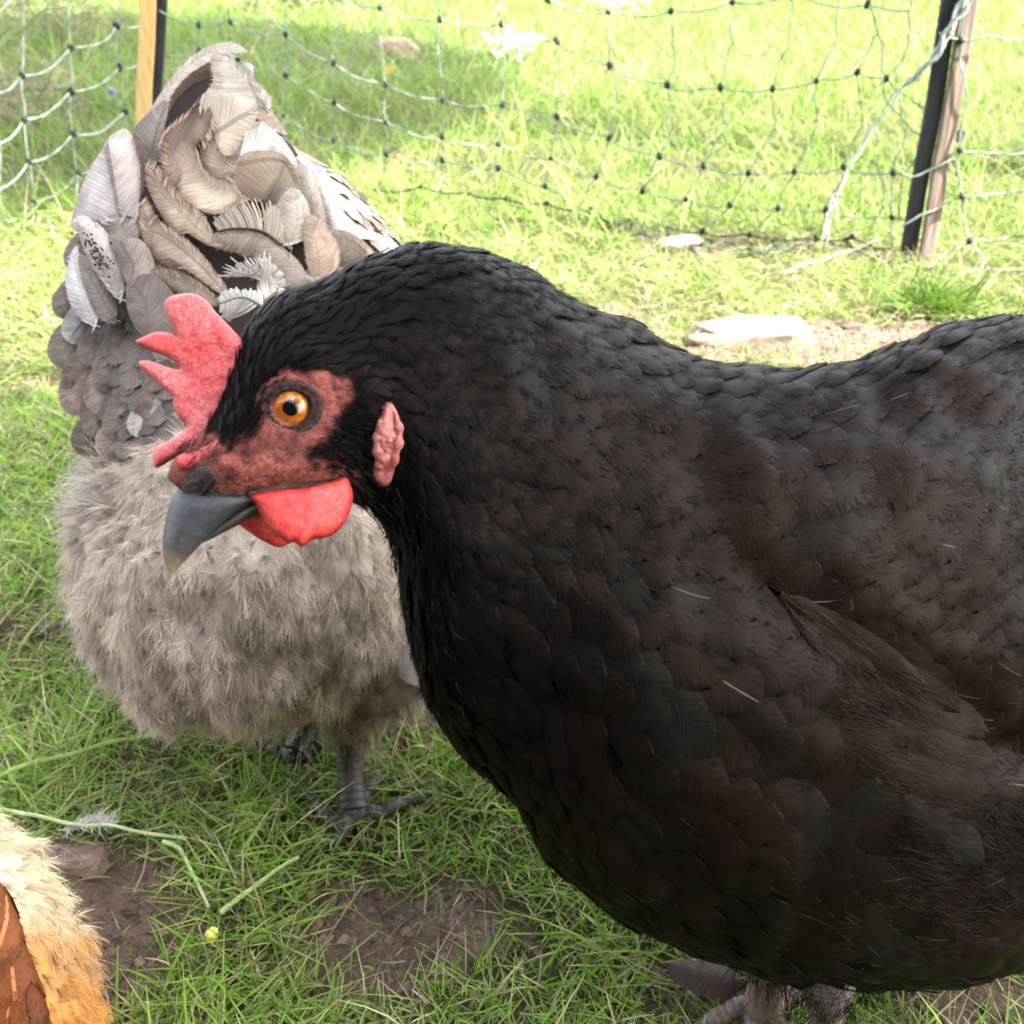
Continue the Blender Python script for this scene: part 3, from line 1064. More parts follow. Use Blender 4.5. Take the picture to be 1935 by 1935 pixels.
# added, unseen hen house behind the viewer; it keeps the sky off the birds
hh_ = thing('added_hen_house', 'added, unseen timber hen house blocking the sky behind the viewer', 'hen house', (-.5, -1.9, 0))
M_board = wood_mat('stained_boards', (.035, .024, .016), (.075, .052, .034), 60)
b_ = Bag()
hw, hd, hhgt = 1.7, .8, 1.9
cx_, cy_ = -.5, -1.9
for sy in (-1, 1):
    for k in range(17):
        box(b_, (cx_ - hw + .1 + k * .2, cy_ + sy * hd + (k % 2) * .004, hhgt / 2), np.array([.099, 0, 0]), np.array([0, .012, 0]), np.array([0, 0, hhgt / 2]))
for sx in (-1, 1):
    for k in range(8):
        box(b_, (cx_ + sx * (hw - .012) + (k % 2) * .004, cy_ - hd + .11 + k * .2, hhgt / 2), np.array([.010, 0, 0]), np.array([0, .098, 0]), np.array([0, 0, hhgt / 2]))
build('wall', b_, M_board, hh_, smoothf=False)
b_ = Bag()
for sy in (-1, 1):
    t_ = nrmz(np.array([0, -sy * .9, .42]))
    n_ = nrmz(np.array([0, sy * .42, .9]))
    box(b_, (cx_, cy_ + sy * .47, hhgt + .21), np.array([hw + .18, 0, 0]), t_ * .56, n_ * .016)
build('roof', b_, M_stake, hh_, smoothf=False)
b_ = Bag()
for k in range(4):
    box(b_, (cx_ + .2 + k * .18, cy_ + hd + .035, .85), np.array([.088, 0, 0]), np.array([0, .012, 0]), np.array([0, 0, .8]))
dr = build('door', b_, M_board, hh_, smoothf=False)
b_ = Bag()
tube(b_, np.array([[cx_ + .80, cy_ + hd + .05, .8], [cx_ + .80, cy_ + hd + .09, .82], [cx_ + .80, cy_ + hd + .09, .95], [cx_ + .80, cy_ + hd + .05, .97]]), .008, (.02, .02, .02), 8)
build('handle', b_, M_stuff, dr)

# ------------------------------------------------------------------ lofted bodies and plumage
class Surf:
    """closed loft: grid (nu, nv, 3), periodic in v"""

    def __init__(self, grid):
        self.g = grid
        self.nu, self.nv = grid.shape[:2]
        self.refresh()

    def refresh(self):
        g = self.g
        du = np.gradient(g, axis=0)
        dv = (np.roll(g, -1, 1) - np.roll(g, 1, 1)) / 2
        nn = nrmz(np.cross(dv, du))
        cen = g.mean(axis=1, keepdims=True)
        if ((g - cen) * nn).sum() < 0:
            nn = -nn
        self.nn = nn
        self.su = np.linalg.norm(du, axis=-1) * (self.nu - 1)
        self.sv = np.linalg.norm(dv, axis=-1) * self.nv

    def _s(self, arr, u, v):
        a = np.clip(u, 0, 1) * (self.nu - 1)
        i = np.minimum(a.astype(int), self.nu - 2)
        f = a - i
        b = (v % 1.0) * self.nv
        j = np.floor(b).astype(int) % self.nv
        g = b - np.floor(b)
        k = (j + 1) % self.nv
        if arr.ndim == 3:
            f, g = f[..., None], g[..., None]
        return (arr[i, j] * (1 - f) + arr[i + 1, j] * f) * (1 - g) + (arr[i, k] * (1 - f) + arr[i + 1, k] * f) * g

    def pos(self, u, v):
        return self._s(self.g, u, v)

    def nrm(self, u, v):
        return nrmz(self._s(self.nn, u, v))

    def bvh(self):
        V = [tuple(x) for x in self.g.reshape(-1, 3)]
        return BVHTree.FromPolygons(V, [tuple(int(k) for k in f) for f in grid_faces(self.nu, self.nv, True)])


def loft(stations, nu, nv, sup=1.0):
    """stations: (top xy, bottom xy, depth, half thickness along the view); ring starts at the top, passes the near side"""
    a = np.array([[s[0][0], s[0][1], s[1][0], s[1][1], s[2], s[3]] for s in stations], float)
    a = catmull(a, nu)
    a[:, 5] = np.maximum(a[:, 5], 1e-4)
    T = P(a[:, 0], a[:, 1], a[:, 4])
    B = P(a[:, 2], a[:, 3], a[:, 4])
    C = (T + B) / 2
    A = (T - B) / 2
    E = nrmz(C - CAMP)
    th = np.linspace(0, 2 * np.pi, nv, endpoint=False)
    cs = np.sign(np.cos(th)) * np.abs(np.cos(th)) ** sup
    sn = np.sign(np.sin(th)) * np.abs(np.sin(th)) ** sup
    return C[:, None] + A[:, None] * cs[None, :, None] - E[:, None] * (a[:, 5:6] * sn[None])[..., None]


def scatter(S, n, u0, u1, rad_fn, keep_fn, seed):
    """dart throwing over the loft: returns u, v with spacing rad_fn"""
    r = np.random.default_rng(seed)
    u = r.uniform(u0, u1, n)
    v = r.random(n)
    area = S._s(S.su, u, v) * S._s(S.sv, u, v)
    k = r.random(n) < area / np.percentile(area, 98)
    u, v = u[k], v[k]
    p = S.pos(u, v)
    k = keep_fn(u, v, p)
    u, v, p = u[k], v[k], p[k]
    rad = rad_fn(u, v, p)
    cell = max(rad.min(), 5e-4) * 1.0
    grid = {}
    out = []
    ci = np.floor(p / cell).astype(int)
    pl = p.tolist()
    rl = rad.tolist()
    for i in range(len(u)):
        x, y, z = ci[i]
        q = pl[i]
        rr = rl[i]
        m = int(rr / cell) + 1
        ok = True
        for dx in range(-m, m + 1):
            for dy in range(-m, m + 1):
                for dz in range(-m, m + 1):
                    for j in grid.get((x + dx, y + dy, z + dz), ()):
                        w = pl[j]
                        if (w[0] - q[0]) ** 2 + (w[1] - q[1]) ** 2 + (w[2] - q[2]) ** 2 < rr * rr:
                            ok = False
                            break
                    if not ok:
                        break
                if not ok:
                    break
            if not ok:
                break
        if ok:
            grid.setdefault((x, y, z), []).append(i)
            out.append(i)
    return u[out], v[out], p[out]


def surf_feathers(bag, S, u, v, L, W, phi, lift, col, nu=9, nv=7, ragged=0.05, off0=0.0003, arch=0.12, tip=2.5, curl=0.0, seed=1, barbk=0.8, fringe=None, fcol=1.15):
    """feathers that lie along the loft: root (u,v), phi turns from +u towards +v"""
    r = np.random.default_rng(seed)
    n = len(u)
    bc = lambda x: np.broadcast_to(np.asarray(x, float), (n,))[:, None, None]
    L, W, phi, lift, curl = bc(L), bc(W), bc(phi), bc(lift), bc(curl)
    s = (np.linspace(0, 1, nu) ** 0.8)[None, :, None]
    c = np.linspace(-1, 1, nv)[None, None, :]
    su = S._s(S.su, u, v)[:, None, None]
    sv = S._s(S.sv, u, v)[:, None, None]
    prof = (0.45 + 0.55 * np.sin(np.minimum(1, s / 0.55) * np.pi / 2)) * (1 - .16 * s ** 5)
    along = s * L * (1 + ragged * .5 * r.normal(size=(n, 1, nv)) * s ** 3) * (1 - .36 * (1 - np.sqrt(1 - .985 * c ** 2)) * s ** 1.4)
    acr = c * W * .5 * prof * (1 + ragged * .4 * r.normal(size=(n, nu, 1)))
    bendy = r.normal(size=(n, 1, 1)) * .12
    ph = phi + bendy * s
    cp, sp = np.cos(ph), np.sin(ph)
    U = u[:, None, None] + (cp * along - sp * acr) / su
    Vv = v[:, None, None] + (sp * along + cp * acr) / sv
    off = off0 + lift * L * s ** 1.4 + arch * W * .5 * (1 - c ** 2) * prof + r.uniform(0, .0005, (n, 1, 1)) - curl * L * s ** 4
    off = off - .0007 * (1 - s) ** 2
    p = S.pos(U, Vv) + S.nrm(U, Vv) * off[..., None]
    f = grid_faces(nu, nv)
    F = (np.arange(n) * nu * nv)[:, None, None] + f[None]
    C = np.repeat(np.asarray(col)[:, None], nu * nv, axis=1)
    barb = (along - np.abs(acr) * barbk) + r.uniform(0, 1, (n, 1, 1))
    sh = np.broadcast_to(c, barb.shape)
    bag.add(p.reshape(-1, 3), F.reshape(-1, 4), C.reshape(-1, 4), np.stack([barb.reshape(-1), sh.reshape(-1)], -1))
    if fringe is not None:
        # soft barb ends running past the rim of each feather
        fb, cnt, wd, rel = fringe
        j = r.integers(0, nv, (n, cnt))
        edge = r.random((n, cnt)) < .35
        j = np.where(edge, np.where(j < nv // 2, 0, nv - 1), j)
        i = np.where(edge, r.integers(nu // 2, nu, (n, cnt)), nu - 1)
        ii = np.arange(n)[:, None]
        jn = np.clip(j + np.where(j < nv // 2, 1, -1) * (r.random((n, cnt)) < .5), 0, nv - 1)
        tt = r.random((n, cnt, 1))
        e = p[ii, i, j] * tt + p[ii, i, jn] * (1 - tt)
        ctr = p[ii, np.maximum(i - 3, 0), nv // 2]
        dd = nrmz(nrmz(e - ctr) * .9 + nrmz(p[:, -1, nv // 2] - p[:, 0, nv // 2])[:, None] * .8 + r.normal(size=e.shape) * .13)
        Lf = np.abs(L[:, 0]) * rel * r.uniform(.5, 1.3, (n, cnt))
        st = e - dd * (Lf * .7)[..., None] + S.nrm(np.clip(U[ii, i, j], 0, 1), Vv[ii, i, j]) * .0003
        cf = np.repeat(np.asarray(col)[:, None, :3], cnt, 1) * r.uniform(.7, 1.2, (n, cnt, 1)) * fcol
        cf = cf.reshape(-1, 3)
        m_ = n * cnt
        ribbons(fb, st.reshape(-1, 3), dd.reshape(-1, 3), Lf.ravel() * 1.5, r.normal(size=(m_, 3)) * .10, np.full(m_, wd), cf, cf, rows=4, side=nrmz(np.cross(dd, S.nrm(np.clip(U[ii, i, j], 0, 1), Vv[ii, i, j]))).reshape(-1, 3))


def in_poly(x, y, poly):
    poly = np.asarray(poly, float)
    ins = np.zeros(np.shape(x), bool)
    j = len(poly) - 1
    for i in range(len(poly)):
        xi, yi = poly[i]
        xj, yj = poly[j]
        ins ^= ((yi > y) != (yj > y)) & (x < (xj - xi) * (y - yi) / (yj - yi + 1e-9) + xi)
        j = i
    return ins


def poly_dist(x, y, poly, closed=True):
    poly = np.asarray(poly, float)
    d = np.full(np.shape(x), 1e9)
    rng_ = range(len(poly)) if closed else range(1, len(poly))
    for i in rng_:
        a, b = poly[i - 1], poly[i]
        ab = b - a
        t = np.clip(((x - a[0]) * ab[0] + (y - a[1]) * ab[1]) / (ab @ ab + 1e-9), 0, 1)
        d = np.minimum(d, np.hypot(x - a[0] - t * ab[0], y - a[1] - t * ab[1]))
    return d


def sdist(x, y, poly):
    return np.where(in_poly(x, y, poly), 1, -1) * poly_dist(x, y, poly)


def flap(bag, outline, depth_fn, thick, step=7, rim=14, rough=0.0, seed=0, col=(1, 1, 1), n_out=None, dome=0.0):
    """a fleshy flap: outline gives its rim, depth_fn(x, y) the distance of its middle sheet; both faces are built"""
    o = catmull(outline, n_out or max(24, len(outline) * 7), True)
    x0, y0 = o.min(0)
    x1, y1 = o.max(0)
    r = np.random.default_rng(seed)
    X, Y = np.meshgrid(np.arange(x0, x1, step), np.arange(y0, y1, step * .87))
    X = X + (np.arange(X.shape[0])[:, None] % 2) * step * .5
    X, Y = X.ravel(), Y.ravel()
    k = in_poly(X, Y, o) & (poly_dist(X, Y, o) > step * .55)
    pts = np.vstack([o, np.stack([X[k], Y[k]], -1)])
    m = len(o)
    res = mgeo.delaunay_2d_cdt([Vector(p) for p in pts], [(i, (i + 1) % m) for i in range(m)], [], 1, 1e-6)
    v2 = np.array([tuple(v) for v in res[0]])
    tri = np.array([f for f in res[2] if len(f) == 3])
    cen = v2[tri].mean(1)
    tri = tri[in_poly(cen[:, 0], cen[:, 1], o)]
    d = poly_dist(v2[:, 0], v2[:, 1], o)
    prof = np.sqrt(np.clip(1 - (1 - np.clip(d / rim, 0, 1)) ** 2, 0, 1))
    dep = depth_fn(v2[:, 0], v2[:, 1])
    q = P(v2[:, 0], v2[:, 1], dep)
    nz = (vnoise(q * 900, seed) - .5) * rough + (vnoise(q * 350, seed + 1) - .5) * rough * 1.5
    f = P(v2[:, 0], v2[:, 1], dep - prof * (thick / 2 + nz) - dome * prof)
    b = P(v2[:, 0], v2[:, 1], dep + prof * (thick / 2 + nz) - dome * prof * .6)
    # one closed skin: rim vertices are shared
    onrim = d < 1e-3
    V = np.vstack([f, b])
    back = np.where(onrim, np.arange(len(v2)), np.arange(len(v2)) + len(v2))
    F = np.vstack([tri, back[tri][:, ::-1]])
    bag.add(V, F, col)


# ------------------------------------------------------------------ the black hen
D0 = .285
stB = [((316, 903), (322, 909), .283, .0006), ((330, 868), (370, 945), .2845, .0055), ((375, 826), (430, 952), .287, .0090), ((412, 765), (492, 945), .290, .0125),
       ((440, 690), (560, 932), .294, .0158), ((468, 618), (622, 930), .299, .0188), ((525, 562), (670, 948), .305, .0215), ((610, 530), (697, 992), .314, .027),
       ((705, 486), (727, 1045), .325, .034), ((800, 470), (765, 1120), .336, .042), ((895, 476), (788, 1230), .348, .050), ((990, 512), (812, 1330), .360, .057),
       ((1085, 575), (868, 1405), .374, .064), ((1195, 625), (965, 1495), .388, .070), ((1310, 690), (1050, 1615), .400, .077), ((1420, 706), (1160, 1712), .412, .082),
       ((1540, 708), (1310, 1785), .424, .086), ((1650, 684), (1480, 1838), .436, .088), ((1780, 632), (1650, 1856), .450, .089), ((1935, 612), (1860, 1838), .468, .086),
       ((2080, 600), (2060, 1740), .490, .076), ((2200, 560), (2220, 1560), .515, .060), ((2300, 470), (2360, 1330), .545, .042), ((2360, 350), (2470, 1100), .58, .026),
       ((2420, 250), (2560, 900), .61, .012), ((2480, 300), (2590, 760), .625, .002)]
SB = Surf(loft(stB, 300, 220))
g = SB.g
# moulding of the flank: folded wing standing off the body, breast bulging before it, hollow at the throat
gpx, gpy, _ = proj(g.reshape(-1, 3))
gpx, gpy = gpx.reshape(SB.nu, SB.nv), gpy.reshape(SB.nu, SB.nv)
half = SB.nv // 2
mir = np.concatenate([np.arange(0, half + 1), np.arange(half - 1, 0, -1)])
mx, my = gpx[:, mir], gpy[:, mir]          # the far side takes the near side's moulding
WING = [(1330, 870), (1450, 800), (1620, 790), (1800, 800), (1960, 830), (2150, 900), (2250, 1000), (2120, 1180), (1960, 1330), (1900, 1380), (1800, 1345), (1700, 1300), (1590, 1240), (1470, 1130), (1380, 1010)]
BREAST = [(1100, 1130), (1250, 1080), (1400, 1100), (1520, 1180), (1640, 1250), (1760, 1290), (1835, 1370), (1850, 1480), (1830, 1600), (1720, 1720), (1600, 1760), (1450, 1740), (1300, 1650), (1150, 1450), (1080, 1280)]
bul = .0075 * smooth(-30, 130, sdist(mx, my, WING)) - .010 * np.exp(-((mx - 1915) / 70) ** 2 - ((my - 1420) / 60) ** 2) + .005 * smooth(-40, 130, sdist(mx, my, BREAST))
bul -= .004 * np.exp(-((mx - 720) / 60) ** 2 - ((my - 1000) / 90) ** 2)
bul += .003 * np.exp(-((mx - 590) / 60) ** 2 - ((my - 700) / 45) ** 2)           # brow
bul -= .0022 * np.exp(-((mx - 548) / 55) ** 2 - ((my - 775) / 50) ** 2)          # eye socket
bul += .0016 * np.exp(-((mx - 560) / 90) ** 2 - ((my - 880) / 26) ** 2)          # cheek above the mouth line
bul += .0012 * np.exp(-((mx - 400) / 50) ** 2 - ((my - 880) / 26) ** 2)
bul += .0022 * np.exp(-((mx - 690) / 40) ** 2 - ((my - 760) / 60) ** 2)          # ear coverts
q = g.reshape(-1, 3)
fine = (vnoise(q * 70, 41) - .5).reshape(SB.nu, SB.nv) * .004
uu = np.linspace(0, 1, SB.nu)[:, None]
fine *= smooth(.25, .45, uu)
SB.g = g + SB.nn * (bul + fine)[..., None]
SB.refresh()
BV = SB.bvh()


def hitB(px, py, lift=0.0):
    d = ray(px, py)
    loc, nrm, i, dist = BV.ray_cast(Vector(CAMP), Vector(d))
    if loc is None:
        loc, nrm, i, dist = BV.find_nearest(Vector(P(px, py, .31)))
    n_ = np.array(nrm)
    if n_ @ d > 0:
        n_ = -n_
    return np.array(loc) + n_ * lift, n_


FACE = [(300, 870), (395, 822), (420, 845), (465, 835), (500, 790), (503, 745), (545, 706), (600, 698), (645, 712), (650, 770), (628, 810), (590, 838), (575, 862), (620, 885), (668, 892), (668, 925), (560, 945), (480, 960), (330, 950), (290, 900)]
CHEEK = [(600, 830), (650, 720), (720, 690), (745, 740), (720, 800), (700, 870), (690, 920), (660, 905), (600, 880)]
bh = thing('hen', 'black hen with a red comb and wattles standing in front, her orange eye towards us', 'hen', (G(1450, 1900)[0], G(1450, 1900)[1], 0), 'hens on the lawn')
gpx, gpy, _ = proj(SB.g.reshape(-1, 3))
mx = gpx.reshape(SB.nu, SB.nv)[:, mir].ravel()
my = gpy.reshape(SB.nu, SB.nv)[:, mir].ravel()
sf = sdist(mx, my, FACE)
nz = vnoise(SB.g.reshape(-1, 3) * 350, 51)
nz2 = vnoise(SB.g.reshape(-1, 3) * 800, 54)
wf = smooth(-16, 16, sf + (nz - .5) * 44 + (nz2 - .5) * 26)[:, None]
red = np.array([.165, .050, .041])
dk = np.array([.045, .022, .020])
mo = vnoise(SB.g.reshape(-1, 3) * 210, 52) * .6 + vnoise(SB.g.reshape(-1, 3) * 520, 53) * .4
mo = smooth(.22, .60, mo)[:, None]
skin = np.array([.095, .030, .026]) * (1 - mo) + red * 1.5 * mo
# greyer, darker skin round the eye and above the nostril
w2 = np.exp(-((mx - 560) / 55) ** 2 - ((my - 782) / 48) ** 2)[:, None] * .5
w3 = np.exp(-((mx - 365) / 50) ** 2 - ((my - 905) / 40) ** 2)[:, None] * .85
w4 = np.exp(-((mx - 520) / 50) ** 2 - ((my - 850) / 24) ** 2)[:, None] * .25
ww = np.clip(w2 + w3 + w4, 0, .9)
skin = skin * (1 - ww) + dk * 1.3 * ww
cc = np.array([.0015, .0013, .0013]) * (1 - wf) + skin * wf
# body mesh with closed ends, finer at the head
bag = Bag()
bag.add(SB.g.reshape(-1, 3), grid_faces(SB.nu, SB.nv, True), cc)
bag.F.append(np.array([list(range(SB.nv))]))
bag.F.append(np.array([list(range((SB.nu - 1) * SB.nv, SB.nu * SB.nv))]))
build('body', bag, M_skin, bh)

# --- plumage
def bpx(u, v, p):
    """bearing of the near-side twin of each point"""
    vm = np.where(v % 1 > .5, 1 - v % 1, v % 1)
    q = SB.pos(u, vm)
    x, y, _ = proj(q)
    return x, y


def sizes(x, y):
    """feather length in metres over the body"""
    ctrl = np.array([(450, 700, 4.5), (470, 800, 4), (560, 600, 5.5), (680, 720, 5), (660, 850, 4), (700, 560, 7), (800, 650, 9), (720, 980, 7), (850, 900, 12), (900, 560, 10), (1000, 700, 15), (1150, 700, 19), (1050, 900, 19), (820, 1200, 13), (1000, 1250, 21),
                     (1250, 850, 22), (1400, 780, 21), (1300, 1000, 24), (1500, 900, 25), (1700, 900, 24), (1650, 1100, 20), (1800, 1150, 19), (1850, 1000, 22), (1850, 720, 20), (1650, 760, 20), (1100, 1500, 22), (1300, 1300, 30), (1500, 1400, 32), (1650, 1400, 30), (1400, 1600, 28), (1700, 1600, 28), (1200, 1650, 22), (1850, 1600, 26), (1600, 1800, 22)])
    d = (x[:, None] - ctrl[:, 0]) ** 2 + (y[:, None] - ctrl[:, 1]) ** 2 + 900
    w = 1 / d ** 1.5
    return (w * ctrl[:, 2]).sum(1) / w.sum(1) * .92e-3


def keep_body(u, v, p):
    x, y = bpx(u, v, p)
    s = sdist(x, y, FACE)
    lobe = ((x - 728) / 38) ** 2 + ((y - 838) / 85) ** 2 < 1
    return (s < -4) & (u > .035) & ~lobe & (x > 385)


u, v, p = scatter(SB, 190000, .03, .995, lambda u, v, p: np.maximum(.0010, sizes(*bpx(u, v, p)) * np.where(sizes(*bpx(u, v, p)) > .014, .37, .32)), keep_body, 3)
x, y = bpx(u, v, p)
L = sizes(x, y)
isw = sdist(x, y, WING) > 0
isth = (y > 1480) & (x > 1700) | (y > 1745)
n = len(u)
rr = np.random.default_rng(9)
base = np.array([.0050, .0033, .0025])
brown = np.array([.0105, .0058, .0036])
green = np.array([.0036, .0054, .0046])
t1 = vnoise(p * 28, 61)
t2 = vnoise(p * 34, 62)
col = base * (0.78 + .45 * rr.random((n, 1)))
kb = np.clip(rr.random(n) * .45 + (t1 - .5) * 1.4, 0, .8)[:, None]
col = col * (1 - kb) + brown * kb
kg = (np.clip((t2 - .42) * 3, 0, 1) * (.25 + .75 * (rr.random(n) < .3)))[:, None] * .6
col = col * (1 - kg) + green * kg * 1.15
hd = smooth(1150, 680, x)[:, None]
col = col * (1 - hd) + np.array([.0025, .0022, .0022]) * hd
alpha = (rr.random(n) < np.where(x > 1150, .035, .0)) * rr.uniform(.3, .9, n)
col = np.hstack([col, alpha[:, None]])
side = np.where(v % 1 > .5, -1, 1)
phi = rr.normal(0, .08, n)
# groom: head feathers sweep up and back over the brow, breast feathers droop, wing coverts lie level
phi += side * (.35 * np.exp(-((x - 470) / 90) ** 2 - ((y - 760) / 110) ** 2) * -1)
phi += side * .30 * smooth(900, 1200, x) * smooth(950, 1250, y) * smooth(1650, 1450, y)
phi += side * .25 * isw
rat = np.where(L < .007, .46, np.where(x < 1000, .68, .76)) * rr.uniform(.85, 1.15, n)
lift = np.where(L < .007, .025, np.where(L < .015, .035, .045)) * rr.uniform(.75, 1.3, n)
lift = np.where(isw, lift * 1.15, lift)
groups = {'head_feathers': x < 640, 'neck_feathers': (x >= 640) & (x < 1180) & ~isw, 'wing': isw & (v % 1 < .5), 'far_wing': isw & (v % 1 >= .5), 'breast_feathers': (x >= 1000) & (y > 1000) & ~isw & ~isth, 'thigh_feathers': isth & ~isw}
left = np.ones(n, bool)
parts = {}
for nm, msk in groups.items():
    msk = msk & left
    left &= ~msk
    parts[nm] = msk
parts['back_feathers'] = left
for nm, msk in parts.items():
    if not msk.any():
        continue
    bag = Bag()
    small = msk & (L < .007)
    FB = Bag()
    big = msk & ~small
    if small.any():
        surf_feathers(bag, SB, u[small], v[small], L[small] * 1.25, (L * rat)[small], phi[small], lift[small], col[small], nu=5, nv=3, ragged=.15, arch=.25, off0=.0002, seed=4)
    if big.any():
        surf_feathers(bag, SB, u[big], v[big], L[big], (L * rat)[big], phi[big], lift[big], col[big], nu=10, nv=9, ragged=.025, arch=.09, off0=.0004, seed=5, tip=2.6, curl=.02, fringe=(FB, 38, .00020, .22), fcol=1.0)
    o = build('wing' if 'wing' in nm else nm, bag, M_black, bh)
    if FB.n:
        build('feather_fringe', FB, M_downb, o)

# loose filaments: soft frayed ends along the breast, thigh and neck
bag = Bag()
def fil(nn, keep, L0, L1, out, wd, seed, c0):
    r = np.random.default_rng(seed)
    u = r.uniform(.05, .99, nn)
    v = r.random(nn)
    p = SB.pos(u, v)
    x, y = bpx(u, v, p)
    k = keep(x, y)
    u, v, p = u[k], v[k], p[k]
    n_ = SB.nrm(u, v)
    q = SB.pos(np.clip(u + .01, 0, 1), v) - SB.pos(np.clip(u - .01, 0, 1), v)
    t = nrmz(q)
    d = nrmz(t + n_ * out * r.uniform(.2, 1.5, (len(u), 1)) + r.normal(size=(len(u), 3)) * .22)
    c = np.array(c0) * r.uniform(.5, 1.6, (len(u), 1))
    ribbons(bag, p + n_ * .0012, d, r.uniform(L0, L1, len(u)), -n_ * .25 + r.normal(size=n_.shape) * .15, np.full(len(u), wd), c, c * 1.2, rows=5)
fil(9000, lambda x, y: (y > 1500) & (x > 1550), .006, .016, .35, .00028, 1, (.012, .0085, .007))
fil(9000, lambda x, y: (x > 1150) & (sdist(x, y, WING) < -20) & (y > 750), .004, .010, .25, .00022, 2, (.013, .010, .009))
fil(5000, lambda x, y: (x > 640) & (x < 900) & (y > 880), .003, .007, .5, .00025, 3, (.008, .0072, .007))
fil(40000, lambda x, y: (sdist(x, y, FACE) < 6) & (sdist(x, y, FACE) > -34) & (x > 420), .002, .0042, .3, .00022, 6, (.004, .0036, .0036))
fil(90000, lambda x, y: (x > 686) & (x < 716) & (y > 752) & (y < 905), .003, .0065, .35, .0002, 8, (.005, .0045, .0045))
fil(2500, lambda x, y: (sdist(x, y, WING) > 0) & (y > 1180), .005, .012, .5, .00028, 4, (.03, .02, .015))
fil(30000, lambda x, y: sdist(x, y, FACE) > 3, .0009, .0022, .4, .00014, 7, (.012, .007, .006))
build('loose_filaments', bag, M_downb, bh)

# brown frayed scapular feathers in front of the wing
bag = Bag()
sp = [((1470, 1120), (1720, 1275), 62, (.060, .038, .027)), ((1490, 1160), (1640, 1265), 60, (.055, .036, .027)), ((1560, 1180), (1735, 1290), 46, (.072, .046, .033)), ((1600, 1230), (1800, 1335), 70, (.03, .02, .015)),
      ((1640, 1290), (1850, 1380), 90, (.060, .042, .034)), ((1660, 1360), (1860, 1440), 90, (.060, .042, .034)), ((1640, 1430), (1850, 1490), 95, (.048, .034, .028)),
      ((1700, 1500), (1845, 1620), 80, (.040, .034, .034))]
sp = [(a, b_, w, tuple(k * .23 for k in c)) for a, b_, w, c in sp]
for (a, b_, w, c) in sp:
    n_, mm = 16, 13
    s = np.linspace(0, 1, n_)
    ax = np.array(a, float)
    dv = np.array(b_, float) - ax
    nv_ = np.array([-dv[1], dv[0]]) / np.hypot(*dv)
    V = []
    A_ = []
    for i in range(n_):
        prof = (.35 + .65 * math.sin(min(1, s[i] / .5) * math.pi / 2)) * math.sqrt(max(0, 1 - max(0, (s[i] - .55) / .46) ** 2.6))
        for j in range(mm):
            cj = -1 + 2 * j / (mm - 1)
            fray = 1 + .022 * rr.normal() * (s[i] ** 3)
            q2 = ax + dv * s[i] * fray + nv_ * cj * w * .5 * prof
            h_, nn_ = hitB(q2[0], q2[1])
            V.append(h_ + nn_ * (.0012 + .0012 * s[i] + .0008 * (1 - cj * cj)))
            A_.append((np.hypot(*dv) * s[i] * 1.7e-4 - abs(cj) * w * 1e-4, cj))
    bag.add(np.array(V), grid_faces(n_, mm), np.array([*c, .15]), np.array(A_))
sc_ = build('scapular_feathers', bag, M_black, bh)
bag = Bag()
def brown_tuft(poly, n_, a0, a1, c0, seed):
    r = np.random.default_rng(seed)
    poly = np.array(poly, float)
    xy = poly.min(0) + r.random((n_ * 3, 2)) * (poly.max(0) - poly.min(0))
    xy = xy[in_poly(xy[:, 0], xy[:, 1], poly)][:n_]
    h = [hitB(*q_) for q_ in xy]
    p_ = np.array([a for a, _ in h])
    nn = np.array([b for _, b in h])
    ang = np.radians(r.normal(a0, a1, len(xy)))
    d = RT * np.cos(ang)[:, None] - UP * np.sin(ang)[:, None]
    d = nrmz(d - nn * (d * nn).sum(1, keepdims=True) + nn * r.uniform(.05, .22, (len(xy), 1)))
    cl_ = vnoise(p_ * 220, seed)[:, None]
    c = np.array(c0) * (.35 + 1.3 * cl_) * r.uniform(.7, 1.2, (len(xy), 1))
    ribbons(bag, p_ + nn * .0018, d, r.uniform(.007, .017, len(xy)), -nn * .14 + r.normal(size=p_.shape) * .10, np.full(len(xy), .00022), c, c * 1.15, rows=5)
brown_tuft([(1470, 1115), (1560, 1150), (1700, 1255), (1780, 1330), (1690, 1320), (1560, 1240), (1490, 1180)], 1500, 38, 9, (.030, .019, .013), 1)
brown_tuft([(1560, 1290), (1720, 1290), (1830, 1370), (1845, 1470), (1800, 1560), (1690, 1500), (1590, 1420)], 1700, 18, 12, (.021, .0135, .0098), 2)
brown_tuft([(1640, 1500), (1800, 1560), (1935, 1480), (1960, 1700), (1800, 1760), (1680, 1700)], 2400, 30, 16, (.010, .0065, .0050), 3)
build('frayed_vanes', bag, M_downb, sc_)

# --- comb: an upright blade on the midline of the skull
COMB = [(402, 838), (372, 846), (330, 866), (296, 884), (289, 868), (292, 848), (312, 836), (336, 822), (352, 806), (338, 790), (328, 768), (326, 752), (312, 738), (286, 716), (268, 698), (263, 683), (284, 682), (312, 692), (340, 698), (320, 676), (286, 664), (262, 652), (255, 645), (272, 636), (296, 627), (322, 630), (334, 636), (322, 610), (311, 585), (314, 566), (336, 556), (366, 555), (390, 568), (408, 590), (424, 606), (448, 632), (468, 655), (462, 690), (446, 720), (432, 760), (418, 800)]
bag = Bag()
flap(bag, COMB, lambda x, y: .2915 - (x - 400) * -.000012 + (y - 700) * -.00001, .0046, step=5, rim=18, rough=.0005, seed=5, n_out=180)
o = build('comb', bag, M_comb, bh)
